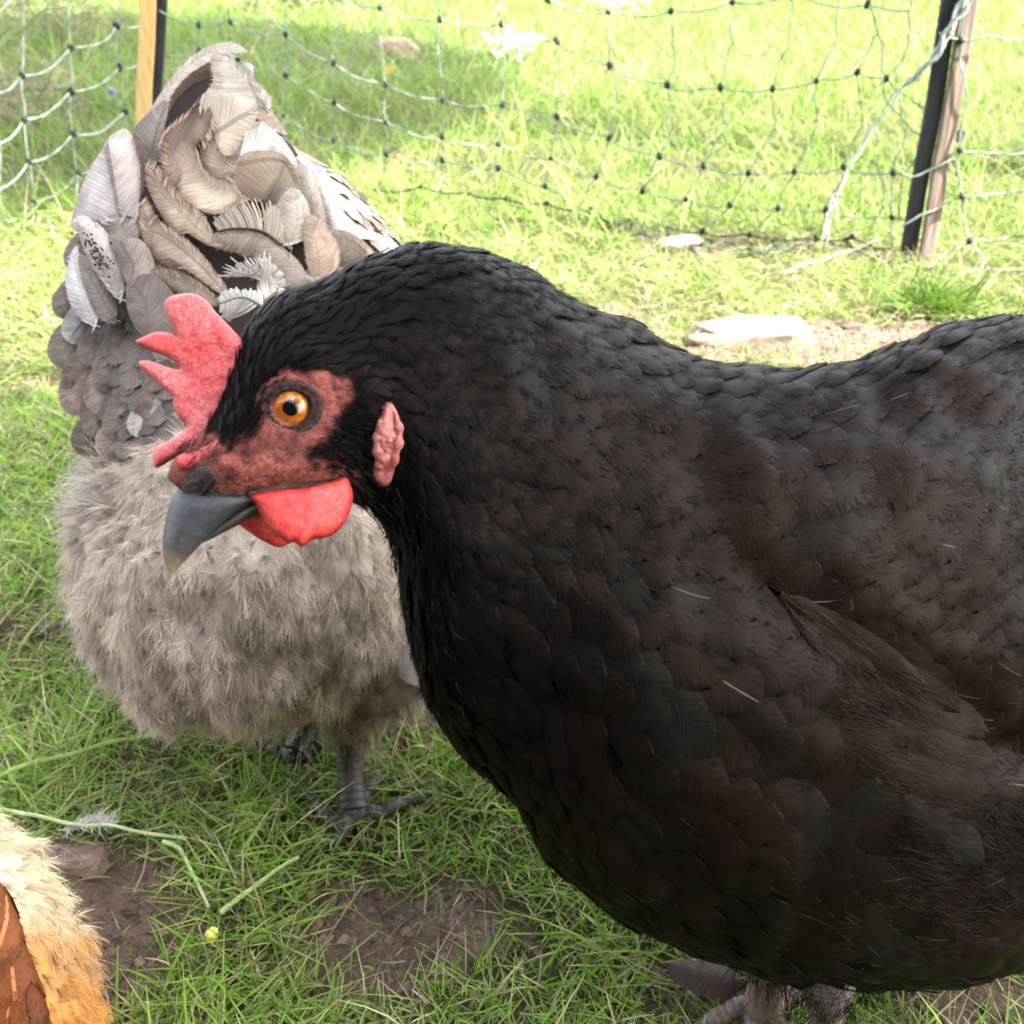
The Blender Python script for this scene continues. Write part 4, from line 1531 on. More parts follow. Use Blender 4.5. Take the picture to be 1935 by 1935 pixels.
# front roll of the comb running down over the nostrils
bag = Bag()
ln = [hitB(*p, lift=-.0009)[0] for p in ((420, 822), (395, 846), (370, 862), (345, 872), (322, 878))]
tube(bag, catmull(np.array(ln), 24), np.linspace(.0016, .0024, 24) * np.sin(np.linspace(.15, 2.6, 24)) ** .6 * (1 + .12 * np.sin(np.arange(24) * 1.7)), (1, 1, 1), 12)
build('comb_base', bag, M_comb, o)

# --- beak
def beak(stations, nu, nv, cols):
    gr = loft(stations, nu, nv)
    bg_ = Bag()
    t = np.linspace(0, 1, nu)
    C = np.stack([np.interp(t, [k[0] for k in cols], [k[1][i] for k in cols]) for i in range(3)], -1)
    streak = .8 + .4 * vnoise(np.stack([np.tile(np.arange(nv) * .6, nu), np.repeat(t * 5, nv), 0 * np.repeat(t, nv)], -1), 3)
    bg_.add(gr.reshape(-1, 3), grid_faces(nu, nv, True), np.repeat(C, nv, 0) * streak[:, None])
    return bg_


bag = beak([((352, 895), (500, 940), .288, .0060), ((333, 928), (482, 950), .2860, .0074), ((322, 945), (438, 976), .2842, .0070), ((312, 985), (396, 1012), .2828, .0053), ((307, 1025), (364, 1045), .2818, .0036), ((309, 1056), (342, 1068), .2812, .0021), ((315, 1076), (329, 1082), .2809, .0010), ((322, 1088), (324, 1089), .2808, .0002)],
           60, 40, [(0, (.026, .025, .027)), (.4, (.032, .034, .038)), (.58, (.045, .043, .040)), (.7, (.12, .095, .055)), (1, (.24, .19, .11))])
bk = build('beak', bag, M_horn, bh)
bag = beak([((500, 935), (500, 968), .292, .0062), ((460, 955), (470, 982), .2885, .0058), ((420, 985), (424, 1006), .286, .0045), ((392, 1008), (392, 1022), .2845, .003), ((372, 1026), (372, 1030), .2838, .0006)],
           30, 26, [(0, (.028, .030, .026)), (1, (.06, .055, .045))])
build('lower_beak', bag, M_horn, bk)
# nostril: dark slit under its horny flap
def blob(bg_, c, axes, col, n=18, mth=26, seed=0, amp=0.0):
    th = np.linspace(0, np.pi, n)
    ph = np.linspace(0, 2 * np.pi, mth, endpoint=False)
    T, H = np.meshgrid(th, ph, indexing='ij')
    d = np.stack([np.sin(T) * np.cos(H), np.sin(T) * np.sin(H), np.cos(T)], -1).reshape(-1, 3)
    k = 1 + amp * (vnoise(d * 2.5 + seed, seed) - .5)
    bg_.add(np.asarray(c) + (d * k[:, None]) @ np.asarray(axes), grid_faces(n, mth, True), col)


def axes_at(a, b, wid, dep):
    """ellipsoid axes: long axis between two surface points, dep along the surface normal"""
    pa, na = hitB(*a)
    pb, nb = hitB(*b)
    n_ = nrmz(na + nb)
    l_ = (pb - pa) / 2
    w_ = nrmz(np.cross(n_, l_)) * wid
    return (pa + pb) / 2, np.array([l_, w_, n_ * dep]), n_


bag = Bag()
c, ax, n_ = axes_at((382, 934), (409, 900), .0009, .0009)
blob(bag, c + n_ * .0008, ax, (.006, .005, .005))
build('nostril', bag, M_horn, bk)
bag = Bag()
c, ax, n_ = axes_at((352, 930), (402, 886), .0030, .0011)
blob(bag, c + n_ * .0001, ax, (.040, .026, .025), amp=.4)
build('nostril_flap', bag, M_horn, bk)

# --- eye
ec, en = hitB(549, 771)
view = nrmz(CAMP - ec)
ax_e = nrmz(en * .35 + view * .65)
re = .0066
ecen = ec - ax_e * .0044
sx = nrmz(np.cross(np.array([0, 0, 1.0]), ax_e))
sy = np.cross(ax_e, sx)
n, mth = 40, 48
th = np.linspace(0, np.pi * .5, n)
ph = np.linspace(0, 2 * np.pi, mth, endpoint=False)
T, H = np.meshgrid(th, ph, indexing='ij')
V = ecen + re * ((np.sin(T) * np.cos(H))[..., None] * sx + (np.sin(T) * np.sin(H))[..., None] * sy + np.cos(T)[..., None] * ax_e)
rad = np.sin(T) * re * 1000      # mm from the optical axis
fibre = .75 + .5 * vnoise(np.stack([np.cos(H) * 9, np.sin(H) * 9, rad * .7], -1).reshape(-1, 3), 4)
inner = np.array([.27, .062, .003])
mid = np.array([.36, .115, .007])
rim_ = np.array([.10, .035, .01])
k1 = smooth(3.2, 2.4, rad)[..., None]
k2 = smooth(4.1, 4.7, rad)[..., None]
C = (inner * k1 + mid * (1 - k1)) * (1 - k2) + rim_ * k2
C = C.reshape(-1, 3) * fibre[:, None]
C = np.where((rad.reshape(-1) > 5.0)[:, None], np.array([.015, .012, .012]), C)
pup = smooth(2.15, 1.95, rad.reshape(-1))[:, None]
m_, nt_, b_e, out_ = new_mat('eye_surface')
ca_ = N(nt_, 'ShaderNodeAttribute', attribute_name='col')
nt_.links.new(ca_.outputs['Color'], b_e.inputs['Base Color'])
b_e.inputs['Roughness'].default_value = .06
b_e.inputs['Coat Weight'].default_value = .3
b_e.inputs['Coat Roughness'].default_value = .015
bag = Bag()
bag.add(V.reshape(-1, 3), grid_faces(n, mth, True), C * .9)
eye = build('eye', bag, m_, bh)
# pupil: a black cap following the ball
t2 = np.linspace(0, math.asin(2.05e-3 / re), 12)
T, H = np.meshgrid(t2, ph, indexing='ij')
V = ecen + (re * 1.012) * ((np.sin(T) * np.cos(H))[..., None] * sx + (np.sin(T) * np.sin(H))[..., None] * sy + np.cos(T)[..., None] * ax_e)
bag = Bag()
bag.add(V.reshape(-1, 3), grid_faces(12, mth, True), (.002, .002, .002))
m_p, nt_, b_p, _o = new_mat('pupil_black')
b_p.inputs['Base Color'].default_value = (.002, .002, .002, 1)
b_p.inputs['Roughness'].default_value = .12
b_p.inputs['Specular IOR Level'].default_value = .25
build('pupil', bag, m_p, eye)
# eyelid: puckered ring
bag = Bag()
for k, (rr_, tk, cl, up) in enumerate(((5.55, .00085, (.030, .019, .018),   .0047), (6.75, .0011, (.045, .024, .022), .0045), (7.9, .0011, (.16, .052, .045), .0038))):
    a = np.linspace(0, 2 * np.pi, 90, endpoint=False)
    wob = 1 + .015 * np.sin(a * 17) + .02 * np.sin(a * 3 + k)
    ring = ecen + ax_e * (up + .0005) + (rr_ * 1e-3 * wob)[:, None] * (np.cos(a)[:, None] * sx * 1.06 + np.sin(a)[:, None] * sy * .94)
    thk = tk * (1 + .07 * np.sin(a * 31 + k * 2))
    Tn = nrmz(np.roll(ring, -1, 0) - np.roll(ring, 1, 0))
    on = nrmz(np.cross(Tn, ax_e))
    q = np.linspace(0, 2 * np.pi, 10, endpoint=False)
    V = ring[:, None] + thk[:, None, None] * (on[:, None] * np.cos(q)[None, :, None] + ax_e * np.sin(q)[None, :, None])
    Fq = grid_faces(91, 10, True)
    Fq = Fq % 900
    bag.add(V.reshape(-1, 3), Fq, np.array(cl) * (.7 + .6 * vnoise(V.reshape(-1, 3) * 900, 4))[:, None])
build('eyelid', bag, M_skin, eye)

# --- wattles and ear lobe
WN = [(476, 936), (520, 926), (570, 922), (620, 912), (652, 902), (663, 918), (667, 940), (658, 975), (640, 1002), (615, 1016), (590, 1020), (570, 1034), (556, 1024), (544, 1026), (524, 1012), (505, 995), (492, 970), (482, 952)]
WF = [(436, 978), (456, 968), (482, 955), (520, 950), (560, 970), (570, 1010), (545, 1028), (525, 1034), (500, 1024), (474, 1008), (452, 992)]
bag = Bag()
flap(bag, WN, lambda x, y: .2805 + (x - 480) * .000045 + ((y - 925) / 100) ** 2 * -.0012 - .002 * np.sin((x - 470) / 60), .0026, step=6, rim=34, rough=.0003, seed=15, dome=.0016)
build('wattle', bag, M_wattle, bh)
bag = Bag()
flap(bag, WF, lambda x, y: .2985 + (x - 480) * .00003, .0026, step=6, rim=30, rough=.0003, seed=16)
build('wattle', bag, M_wattle, bh)

bag = Bag()
LB = [(716, 764), (726, 752), (738, 752), (748, 766), (757, 785), (763, 812), (758, 845), (747, 878), (741, 905), (730, 922), (712, 924), (698, 912), (694, 890), (702, 872), (706, 845), (702, 815), (708, 790), (720, 768)]
LB = [(737 + (a_ - 735) * .88, 842 + (b_ - 840) * .92) for a_, b_ in LB]
ld = float((hitB(735, 840)[0] - CAMP) @ FW)
flap(bag, LB, lambda x, y: np.array([float((hitB(a_, b_)[0] - CAMP) @ FW) for a_, b_ in zip(x, y)]) - .0004 - .0009 * np.sin((x - 700) / 14.0), .0024, step=5, rim=12, rough=.0010, seed=25, dome=.0008)
for pts in ([(712, 790), (708, 830), (712, 870), (716, 900)], [(738, 775), (752, 815), (746, 860), (732, 905)], [(724, 790), (730, 830), (726, 870)]):
    q = np.array([hitB(*p_, lift=.0019)[0] for p_ in pts])
    qq = catmull(q, 20)
    tube(bag, qq, .0013 * np.sin(np.linspace(.3, 2.8, 20)) * (1 + .3 * np.sin(np.arange(20) * 1.5)), (1, 1, 1), 8)
build('ear_lobe', bag, M_lobe, bh)
# mouth line: thin pale horny lip from the gape back under the cheek
bag = Bag()
ln = [hitB(*p, lift=.0003)[0] for p in ((470, 934), (520, 922), (570, 917), (620, 911), (655, 900))]
tube(bag, catmull(np.array(ln), 26), np.linspace(.0009, .0005, 26), (.10, .06, .05), 8)
build('lip', bag, M_skin, bk)

# --- legs
def leg(parent, hip, knee, foot, toes, r0, r1, col, claw, spur=None, seed=0):
    bg_ = Bag()
    n = 170
    q = catmull(np.array([hip, (hip + knee) / 2, knee, knee * .6 + foot * .4, foot + [0, 0, .004]]), n)
    t = np.linspace(0, 1, n)
    rad = np.interp(t, [0, .35, .5, .6, .90, 1], [r0 * 1.5, r0 * 1.2, r0, r1 * 1.05, r1, r1 * 1.2])
    saw = (t * 30 + .3 * vnoise(np.stack([t * 20, 0 * t, 0 * t], -1), seed)) % 1
    rad = rad * (1 + .075 * saw)
    c = np.array(col) * (.5 + .7 * vnoise(q * 420, seed) + .45 * saw)[:, None]
    tube(bg_, q, rad, c, 18)
    blob(bg_, foot + [0, 0, .002], np.diag([r1 * 1.35, r1 * 1.35, r1 * .95]), np.array(col), seed=seed, amp=.3)
    o = build('leg', bg_, M_scale, parent)
    for pts in toes:
        pts = np.array(pts)
        L = len(pts)
        m = 110
        q = catmull(pts, m)
        t = np.linspace(0, 1, m)
        q = q + np.array([0, 0, .0016]) * (np.abs(np.sin(t * 9.4)) - .5)[:, None]
        rad = np.interp(t, [0, .25, .8, 1], [r1 * .78, r1 * .62, r1 * .44, r1 * .30])
        saw = (t * 13) % 1
        rad = rad * (1 + .12 * saw + .08 * np.abs(np.sin(t * 9.4)))
        c = np.array(col) * (.5 + .7 * vnoise(q * 500, seed + 1) + .6 * saw)[:, None]
        b2 = Bag()
        tube(b2, q, rad, c, 14)
        to = build('toe', b2, M_scale, o)
        d = nrmz(q[-1] - q[-4])
        b2 = Bag()
        cl = catmull(np.array([q[-1] - d * .002, q[-1] + d * .005 + [0, 0, .0008], q[-1] + d * .010 + [0, 0, -.003]]), 12)
        tube(b2, cl, np.linspace(r1 * .28, .0003, 12), claw, 8)
        build('claw', b2, M_horn, o)
    return o


def gz(px, py, z=.006):
    return G(px, py, z)


f1 = gz(1440, 1912, .010)
leg(bh, P(1470, 1740, .44), P(1458, 1815, .475), f1, [[f1, gz(1395, 1905, .012), gz(1330, 1935, .006)], [f1, gz(1425, 1945, .010), gz(1400, 1985, .006)], [f1, gz(1475, 1950, .010), gz(1495, 1990, .006)], [f1 + [0, 0, .004], gz(1480, 1880, .010), gz(1530, 1862, .005)]],
    .0105, .0078, (.13, .090, .076), (.12, .09, .075), seed=3)
f2 = gz(1560, 1990, .010)
leg(bh, P(1560, 1760, .42), P(1563, 1870, .43), f2, [[f2, gz(1500, 2000, .01), gz(1440, 2030, .006)], [f2, gz(1560, 2040, .01), gz(1550, 2090, .006)], [f2, gz(1610, 2040, .01), gz(1640, 2080, .006)], [f2, gz(1600, 1960, .01), gz(1640, 1940, .006)]],
    .0095, .0066, (.09, .07, .062), (.1, .08, .07), seed=7)
bag = Bag()
r_ = np.random.default_rng(5)
for c_, n_ in ((P(1560, 1835, .425), 1300), (P(1462, 1800, .470), 800)):
    d = nrmz(r_.normal(size=(n_, 3)) * [.5, .5, .3] + [0, 0, -1])
    cc_ = np.array([.006, .005, .0045]) * r_.uniform(.6, 1.5, (n_, 1))
    ribbons(bag, c_ + r_.normal(size=(n_, 3)) * [.009, .009, .007], d, r_.uniform(.006, .015, n_), np.tile([0, 0, -.3], (n_, 1)), np.full(n_, .00028), cc_, cc_, rows=4)
build('leg_down', bag, M_downb, bh)
# dark fallen wing feather on the grass beside her foot
c0 = G(1335, 1848)
bag = Bag()
n_, mm = 18, 9
a, b_ = G(1395, 1862, .016), G(1262, 1838, .012)
s = np.linspace(0, 1, n_)[:, None]
cc_ = np.linspace(-1, 1, mm)[None, :]
w = .020 * np.sin(np.pi * np.clip(s * .8 + .15, 0, 1)) ** .6
dirn = nrmz(b_ - a)
sd = np.cross(dirn, [0, 0, 1.0])
V = a + (b_ - a) * s[..., None] + sd * (cc_ * w * .5)[..., None] + np.array([0, 0, 1.0]) * (.004 * (1 - cc_ ** 2) + .003 * s)[..., None]
bag.add(V.reshape(-1, 3), grid_faces(n_, mm), np.array([.06, .042, .036, .5]), np.stack([(s * .03 - np.abs(cc_) * .006).reshape(-1), np.broadcast_to(cc_, (n_, mm)).reshape(-1)], -1))
tag(build('dark_feather', bag, M_black, None, loc=c0), 'dark brown shed feather on the grass against the foot of the black hen', 'feather')

# ------------------------------------------------------------------ the grey hen, seen from behind
def ring_loft(st, nu, nv):
    """stations (cx, cy, depth, rx, ry) in bearings; rings face the viewer, body runs away"""
    a = catmull(np.array(st, float), nu)
    th = np.linspace(0, 2 * np.pi, nv, endpoint=False)
    out = np.zeros((nu, nv, 3))
    for i in range(nu):
        cx, cy, d, rx, ry = a[i]
        rx, ry = max(rx, .5), max(ry, .5)
        out[i] = P(cx + rx * np.sin(th), cy - ry * np.cos(th), d)
    return out


gh = thing('hen', 'fluffy grey hen seen from behind, tail raised, standing behind the head of the black hen', 'hen', (G(660, 1545)[0], G(660, 1545)[1], 0), 'hens on the lawn')
SG = Surf(ring_loft([(420, 1110, .487, 0, 0), (420, 1108, .489, 70, 65), (422, 1105, .497, 150, 140), (428, 1100, .512, 228, 210), (436, 1095, .535, 285, 262), (446, 1085, .562, 312, 288), (470, 1055, .60, 312, 285), (520, 930, .655, 280, 262), (590, 810, .72, 250, 235),
                     (680, 740, .78, 215, 205), (780, 720, .84, 170, 170), (870, 740, .885, 110, 110), (950, 790, .93, 66, 62), (1000, 850, .955, 44, 40), (1030, 900, .965, 22, 20), (1040, 925, .968, 2, 2)], 150, 120))
q = SG.g.reshape(-1, 3)
SG.g = SG.g + SG.nn * ((vnoise(q * 45, 71) - .5) * .016 + (vnoise(q * 110, 72) - .5) * .006).reshape(SG.nu, SG.nv, 1)
SG.refresh()
bag = Bag()
bag.add(q * 0 + SG.g.reshape(-1, 3), grid_faces(SG.nu, SG.nv, True), np.array([.25, .205, .17]) * (.7 + .6 * vnoise(q * 60, 73))[:, None])
build('body', bag, M_stuff, gh)


def tufts(bag, p, nrm, flow, n_str, L, spread, width, c0, c1, seed, droop=.35, outw=.6):
    """plume-like tufts: a fan of fine barbs leaving each root"""
    r = np.random.default_rng(seed)
    n = len(p)
    L = np.broadcast_to(np.asarray(L, float), (n,))
    k = n * n_str
    P_ = np.repeat(p, n_str, 0)
    Nn = np.repeat(nrm, n_str, 0)
    main = nrmz(flow + nrm * outw + r.normal(size=(n, 3)) * .30)
    Mn = np.repeat(main, n_str, 0)
    sd = nrmz(np.cross(Mn, Nn))
    a = r.normal(0, spread, k)
    s0 = r.uniform(0, .55, k)
    LL = np.repeat(L, n_str)
    d = nrmz(Mn * np.cos(a)[:, None] + sd * np.sin(a)[:, None] + Nn * r.normal(0, .25, (k, 1)))
    start = P_ + Mn * (s0 * LL * .55)[:, None]
    tone = np.repeat(r.uniform(.75, 1.25, n), n_str)[:, None] * r.uniform(.8, 1.2, (k, 1))
    bend = Mn * .25 - Nn * droop + r.normal(size=(k, 3)) * .16 + np.array([0, 0, -.08])
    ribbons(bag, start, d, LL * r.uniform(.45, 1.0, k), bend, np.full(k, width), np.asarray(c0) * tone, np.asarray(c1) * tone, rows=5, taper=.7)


r = np.random.default_rng(31)
u, v, p = scatter(SG, 40000, .01, .50, lambda u, v, p: np.full(len(u), .0042), lambda u, v, p: np.ones(len(u), bool), 5)
nn_ = SG.nrm(u, v)
dn = np.array([-.03, -.25, -1.0])
flow = nrmz(dn + 0 * nn_)
flow = nrmz(flow - nn_ * (flow * nn_).sum(1, keepdims=True) + nn_ * .15)
px_, py_, _ = proj(p)
bag = Bag()
w_dark = smooth(1150, 1350, py_)[:, None]
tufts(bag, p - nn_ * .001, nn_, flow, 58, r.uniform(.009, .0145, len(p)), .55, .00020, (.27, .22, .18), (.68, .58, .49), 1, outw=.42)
# rump fluff edge: longer wisps at the top left
m2 = (px_ < 230) & (py_ < 980)
if m2.any():
    tufts(bag, p[m2], nn_[m2], nrmz(flow[m2] * .4 + nn_[m2]), 30, np.full(m2.sum(), .020), .45, .00028, (.30, .25, .21), (.50, .45, .40), 2)
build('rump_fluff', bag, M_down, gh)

# right thigh and flank: longer loose feathers, drawn down to the shank
TH = Surf(loft([((625, 1000), (640, 1000), .585, .002), ((560, 1120), (790, 1020), .60, .030), ((575, 1230), (815, 1130), .605, .036), ((600, 1300), (812, 1235), .608, .033), ((618, 1345), (780, 1310), .610, .024), ((628, 1372), (712, 1352), .613, .014), ((640, 1388), (690, 1380), .615, .009), ((655, 1392), (680, 1390), .615, .002)], 70, 60))
bag = Bag()
bag.add(TH.g.reshape(-1, 3), grid_faces(TH.nu, TH.nv, True), (.115, .088, .066))
build('thigh', bag, M_stuff, gh)
u, v, p = scatter(TH, 9000, .03, .93, lambda u, v, p: np.full(len(u), .0058), lambda u, v, p: np.ones(len(u), bool), 6)
nn_ = TH.nrm(u, v)
q = TH.pos(np.clip(u + .03, 0, 1), v) - TH.pos(np.clip(u - .03, 0, 1), v)
flow = nrmz(nrmz(q) + np.array([.25, 0, -.2]))
tu = smooth(.55, .9, u)[:, None]
bag = Bag()
tufts(bag, p, nn_, flow, 52, .018, .36, .00022, (.20, .155, .12), (.50, .415, .34), 7, droop=.2, outw=.28)
build('thigh_fluff', bag, M_down, gh)

# tail: a cone on the rump, painted dark to give shade between the feathers
ST = Surf(loft([((395, 112), (440, 118), .600, .003), ((330, 160), (480, 170), .600, .012), ((270, 265), (530, 260), .602, .022), ((225, 350), (575, 345), .606, .032), ((195, 440), (635, 430), .610, .040), ((175, 540), (690, 520), .612, .046), ((165, 640), (705, 620), .610, .050), ((170, 740), (690, 740), .603, .054), ((195, 830), (640, 850), .592, .052), ((260, 900), (560, 940), .575, .040), ((330, 935), (480, 960), .565, .02)], 80, 60))
bag = Bag()
bag.add(ST.g.reshape(-1, 3), grid_faces(ST.nu, ST.nv, True), (.022, .015, .012))
build('tail_base', bag, M_stuff, gh)


TONE = 1.12


def plume(outline, rachis, d0, d1, cup, c_base, c_tip, shaft=.9, twist=0.0, step=7, fray=.35, seed=0, curl=0.0, edge_dark=0.0, barb_lean=.8, lopsided=0.0, open_barbs=False):
    """one large curved feather vane: outline and shaft from their bearings, real depth, cupped about the shaft"""
    o = catmull(outline, max(40, len(outline) * 8), True)
    ra = catmull(rachis, 30)
    r = np.random.default_rng(seed)
    x0, y0 = o.min(0)
    x1, y1 = o.max(0)
    X, Y = np.meshgrid(np.arange(x0, x1, step), np.arange(y0, y1, step * .87))
    X = X + (np.arange(X.shape[0])[:, None] % 2) * step * .5
    X, Y = X.ravel(), Y.ravel()
    k = in_poly(X, Y, o) & (poly_dist(X, Y, o) > step * .55)
    pts = np.vstack([o, np.stack([X[k], Y[k]], -1)])
    m = len(o)
    res = mgeo.delaunay_2d_cdt([Vector(a) for a in pts], [(i, (i + 1) % m) for i in range(m)], [], 1, 1e-6)
    v2 = np.array([tuple(a) for a in res[0]])
    tri = np.array([f for f in res[2] if len(f) == 3])
    cen = v2[tri].mean(1)
    tri = tri[in_poly(cen[:, 0], cen[:, 1], o)]

    def field(v2):
        dd = np.hypot(v2[:, None, 0] - ra[None, :, 0], v2[:, None, 1] - ra[None, :, 1])
        j = dd.argmin(1)
        jn = np.clip(j, 1, len(ra) - 2)
        tg = ra[jn + 1] - ra[jn - 1]
        tg = tg / (np.hypot(tg[:, 0], tg[:, 1])[:, None] + 1e-9)
        rel = v2 - ra[j]
        c = tg[:, 0] * rel[:, 1] - tg[:, 1] * rel[:, 0]
        ext = (rel * tg).sum(1)
        seg = np.hypot(*np.diff(ra, axis=0).T)
        cs = np.concatenate([[0], np.cumsum(seg)])
        sl = cs[j] + ext
        return c, sl, cs[-1], tg

    c, sl, LT, tg = field(v2)
    wmax = np.abs(c).max() + 1e-6
    scale = KPX * d0

    def depth(v2, c, sl):
        s = np.clip(sl / LT, -.2, 1.3)
        return d0 + (d1 - d0) * s + cup * .55 * (c / wmax) ** 2 + twist * c / wmax + curl * np.clip(s - .6, 0, 1) ** 2 * 4

    q = P(v2[:, 0], v2[:, 1], depth(v2, c, sl))
    s = np.clip(sl / LT, 0, 1)[:, None]
    de = poly_dist(v2[:, 0], v2[:, 1], o)
    C = (np.array(c_base) * (1 - s) + np.array(c_tip) * s) * TONE
    C = C * (.82 + .36 * vnoise(q * 120, seed))[:, None]
    C = C * (1 + lopsided * (.5 - smooth(-.7, .5, c / wmax)))[:, None]  # one side of the vane darkened, painting the shade beside the next feather
    ed = np.clip(edge_dark * np.exp(-de / 13.0) * (.4 + 1.3 * vnoise(q * 300, seed + 2)), 0, 1)[:, None]  # rim colour: brown margin, with edge shading painted into it
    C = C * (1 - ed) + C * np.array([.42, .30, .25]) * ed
    barb = (sl - np.abs(c) * barb_lean) * scale
    bag = Bag()
    if open_barbs:
        # the barbs have come apart: each is a separate curved filament leaving the shaft
        nb = 150
        f = np.sort(r.random(nb)) * (len(ra) - 2)
        i0 = f.astype(int)
        a_ = ra[i0] * (1 - (f - i0))[:, None] + ra[i0 + 1] * (f - i0)[:, None]
        tg_ = ra[i0 + 1] - ra[i0]
        tg_ = tg_ / np.hypot(tg_[:, 0], tg_[:, 1])[:, None]
        for sgn in (-1, 1):
            nn2 = np.stack([-tg_[:, 1], tg_[:, 0]], -1) * sgn
            clump_ = .10 * np.sin(f * 2.1 + sgn) + r.normal(0, .03, nb)
            Lp = np.zeros(nb)
            for L_ in np.arange(8, 140, 4):
                e_ = a_ + nn2 * (L_ * .86) + tg_ * (L_ * (.25 + .45 * L_ / 90))[:, None] if False else a_ + nn2 * L_ * .86 + tg_ * L_ * (.25 + .45 * L_ / 90)
                Lp = np.where(in_poly(e_[:, 0], e_[:, 1], o), L_, Lp)
            ok = Lp > 8
            pts_ = []
            for s_ in np.linspace(0, 1, 7):
                l_ = (Lp * s_)[:, None] * (1.05 + clump_[:, None])
                e_ = a_ + nn2 * l_ * .86 + tg_ * l_ * (.25 + .45 * l_ / 90)
                c_e, sl_e, _, _ = field(e_)
                pts_.append(P(e_[:, 0], e_[:, 1], depth(e_, c_e, sl_e) - .0008 * s_ + .002 * clump_))
            for k_ in np.nonzero(ok)[0]:
                tube(bag, np.array([p_[k_] for p_ in pts_]), np.linspace(.00042, .00018, 7), np.array(c_tip) * TONE * r.uniform(.75, 1.1), 4, cap=False)
        tube(bag, P(ra[:, 0], ra[:, 1], np.array([d0 + (d1 - d0) * t_ for t_ in np.linspace(0, 1, len(ra))]) - .0006), np.linspace(.0008, .0003, len(ra)), np.array(c_base) * .4, 6)
        return bag
    bag.add(q, tri, np.hstack([C, np.full((len(C), 1), shaft)]), np.stack([barb, c / wmax], -1))
    # frayed barb ends standing past the rim
    nb = int(m * 2.2 * fray)
    if nb:
        i = r.integers(0, m, nb)
        f = r.random((nb, 1))
        e = o[i] * (1 - f) + o[(i + 1) % m] * f
        c, sl, LT, tg = field(e)
        nrm2 = np.stack([-tg[:, 1], tg[:, 0]], -1) * np.sign(c)[:, None]
        bd = tg * .75 + nrm2 * .65
        # start inside the vane and run out past its rim
        ln = r.uniform(16, 34, nb)
        a_ = e - bd * ln[:, None] * .6
        c_a, sl_a, _, _ = field(a_)
        pa = P(a_[:, 0], a_[:, 1], depth(a_, c_a, sl_a) - .0006)
        b_ = e + bd * ln[:, None] * .16
        c_b, sl_b, _, _ = field(b_)
        pb = P(b_[:, 0], b_[:, 1], depth(b_, c_b, sl_b) - .0003)
        dl = pb - pa
        LL = np.linalg.norm(dl, axis=1)
        col = TONE * (np.array(c_base) * .4 + np.array(c_tip) * .7) * r.uniform(.7, 1.15, (nb, 1))
        ribbons(bag, pa, dl / LL[:, None], LL, r.normal(size=(nb, 3)) * .06, np.full(nb, .00032), col, col * 1.05, rows=4, side=nrmz(np.cross(dl, np.tile(-FW, (nb, 1)))))
    return bag


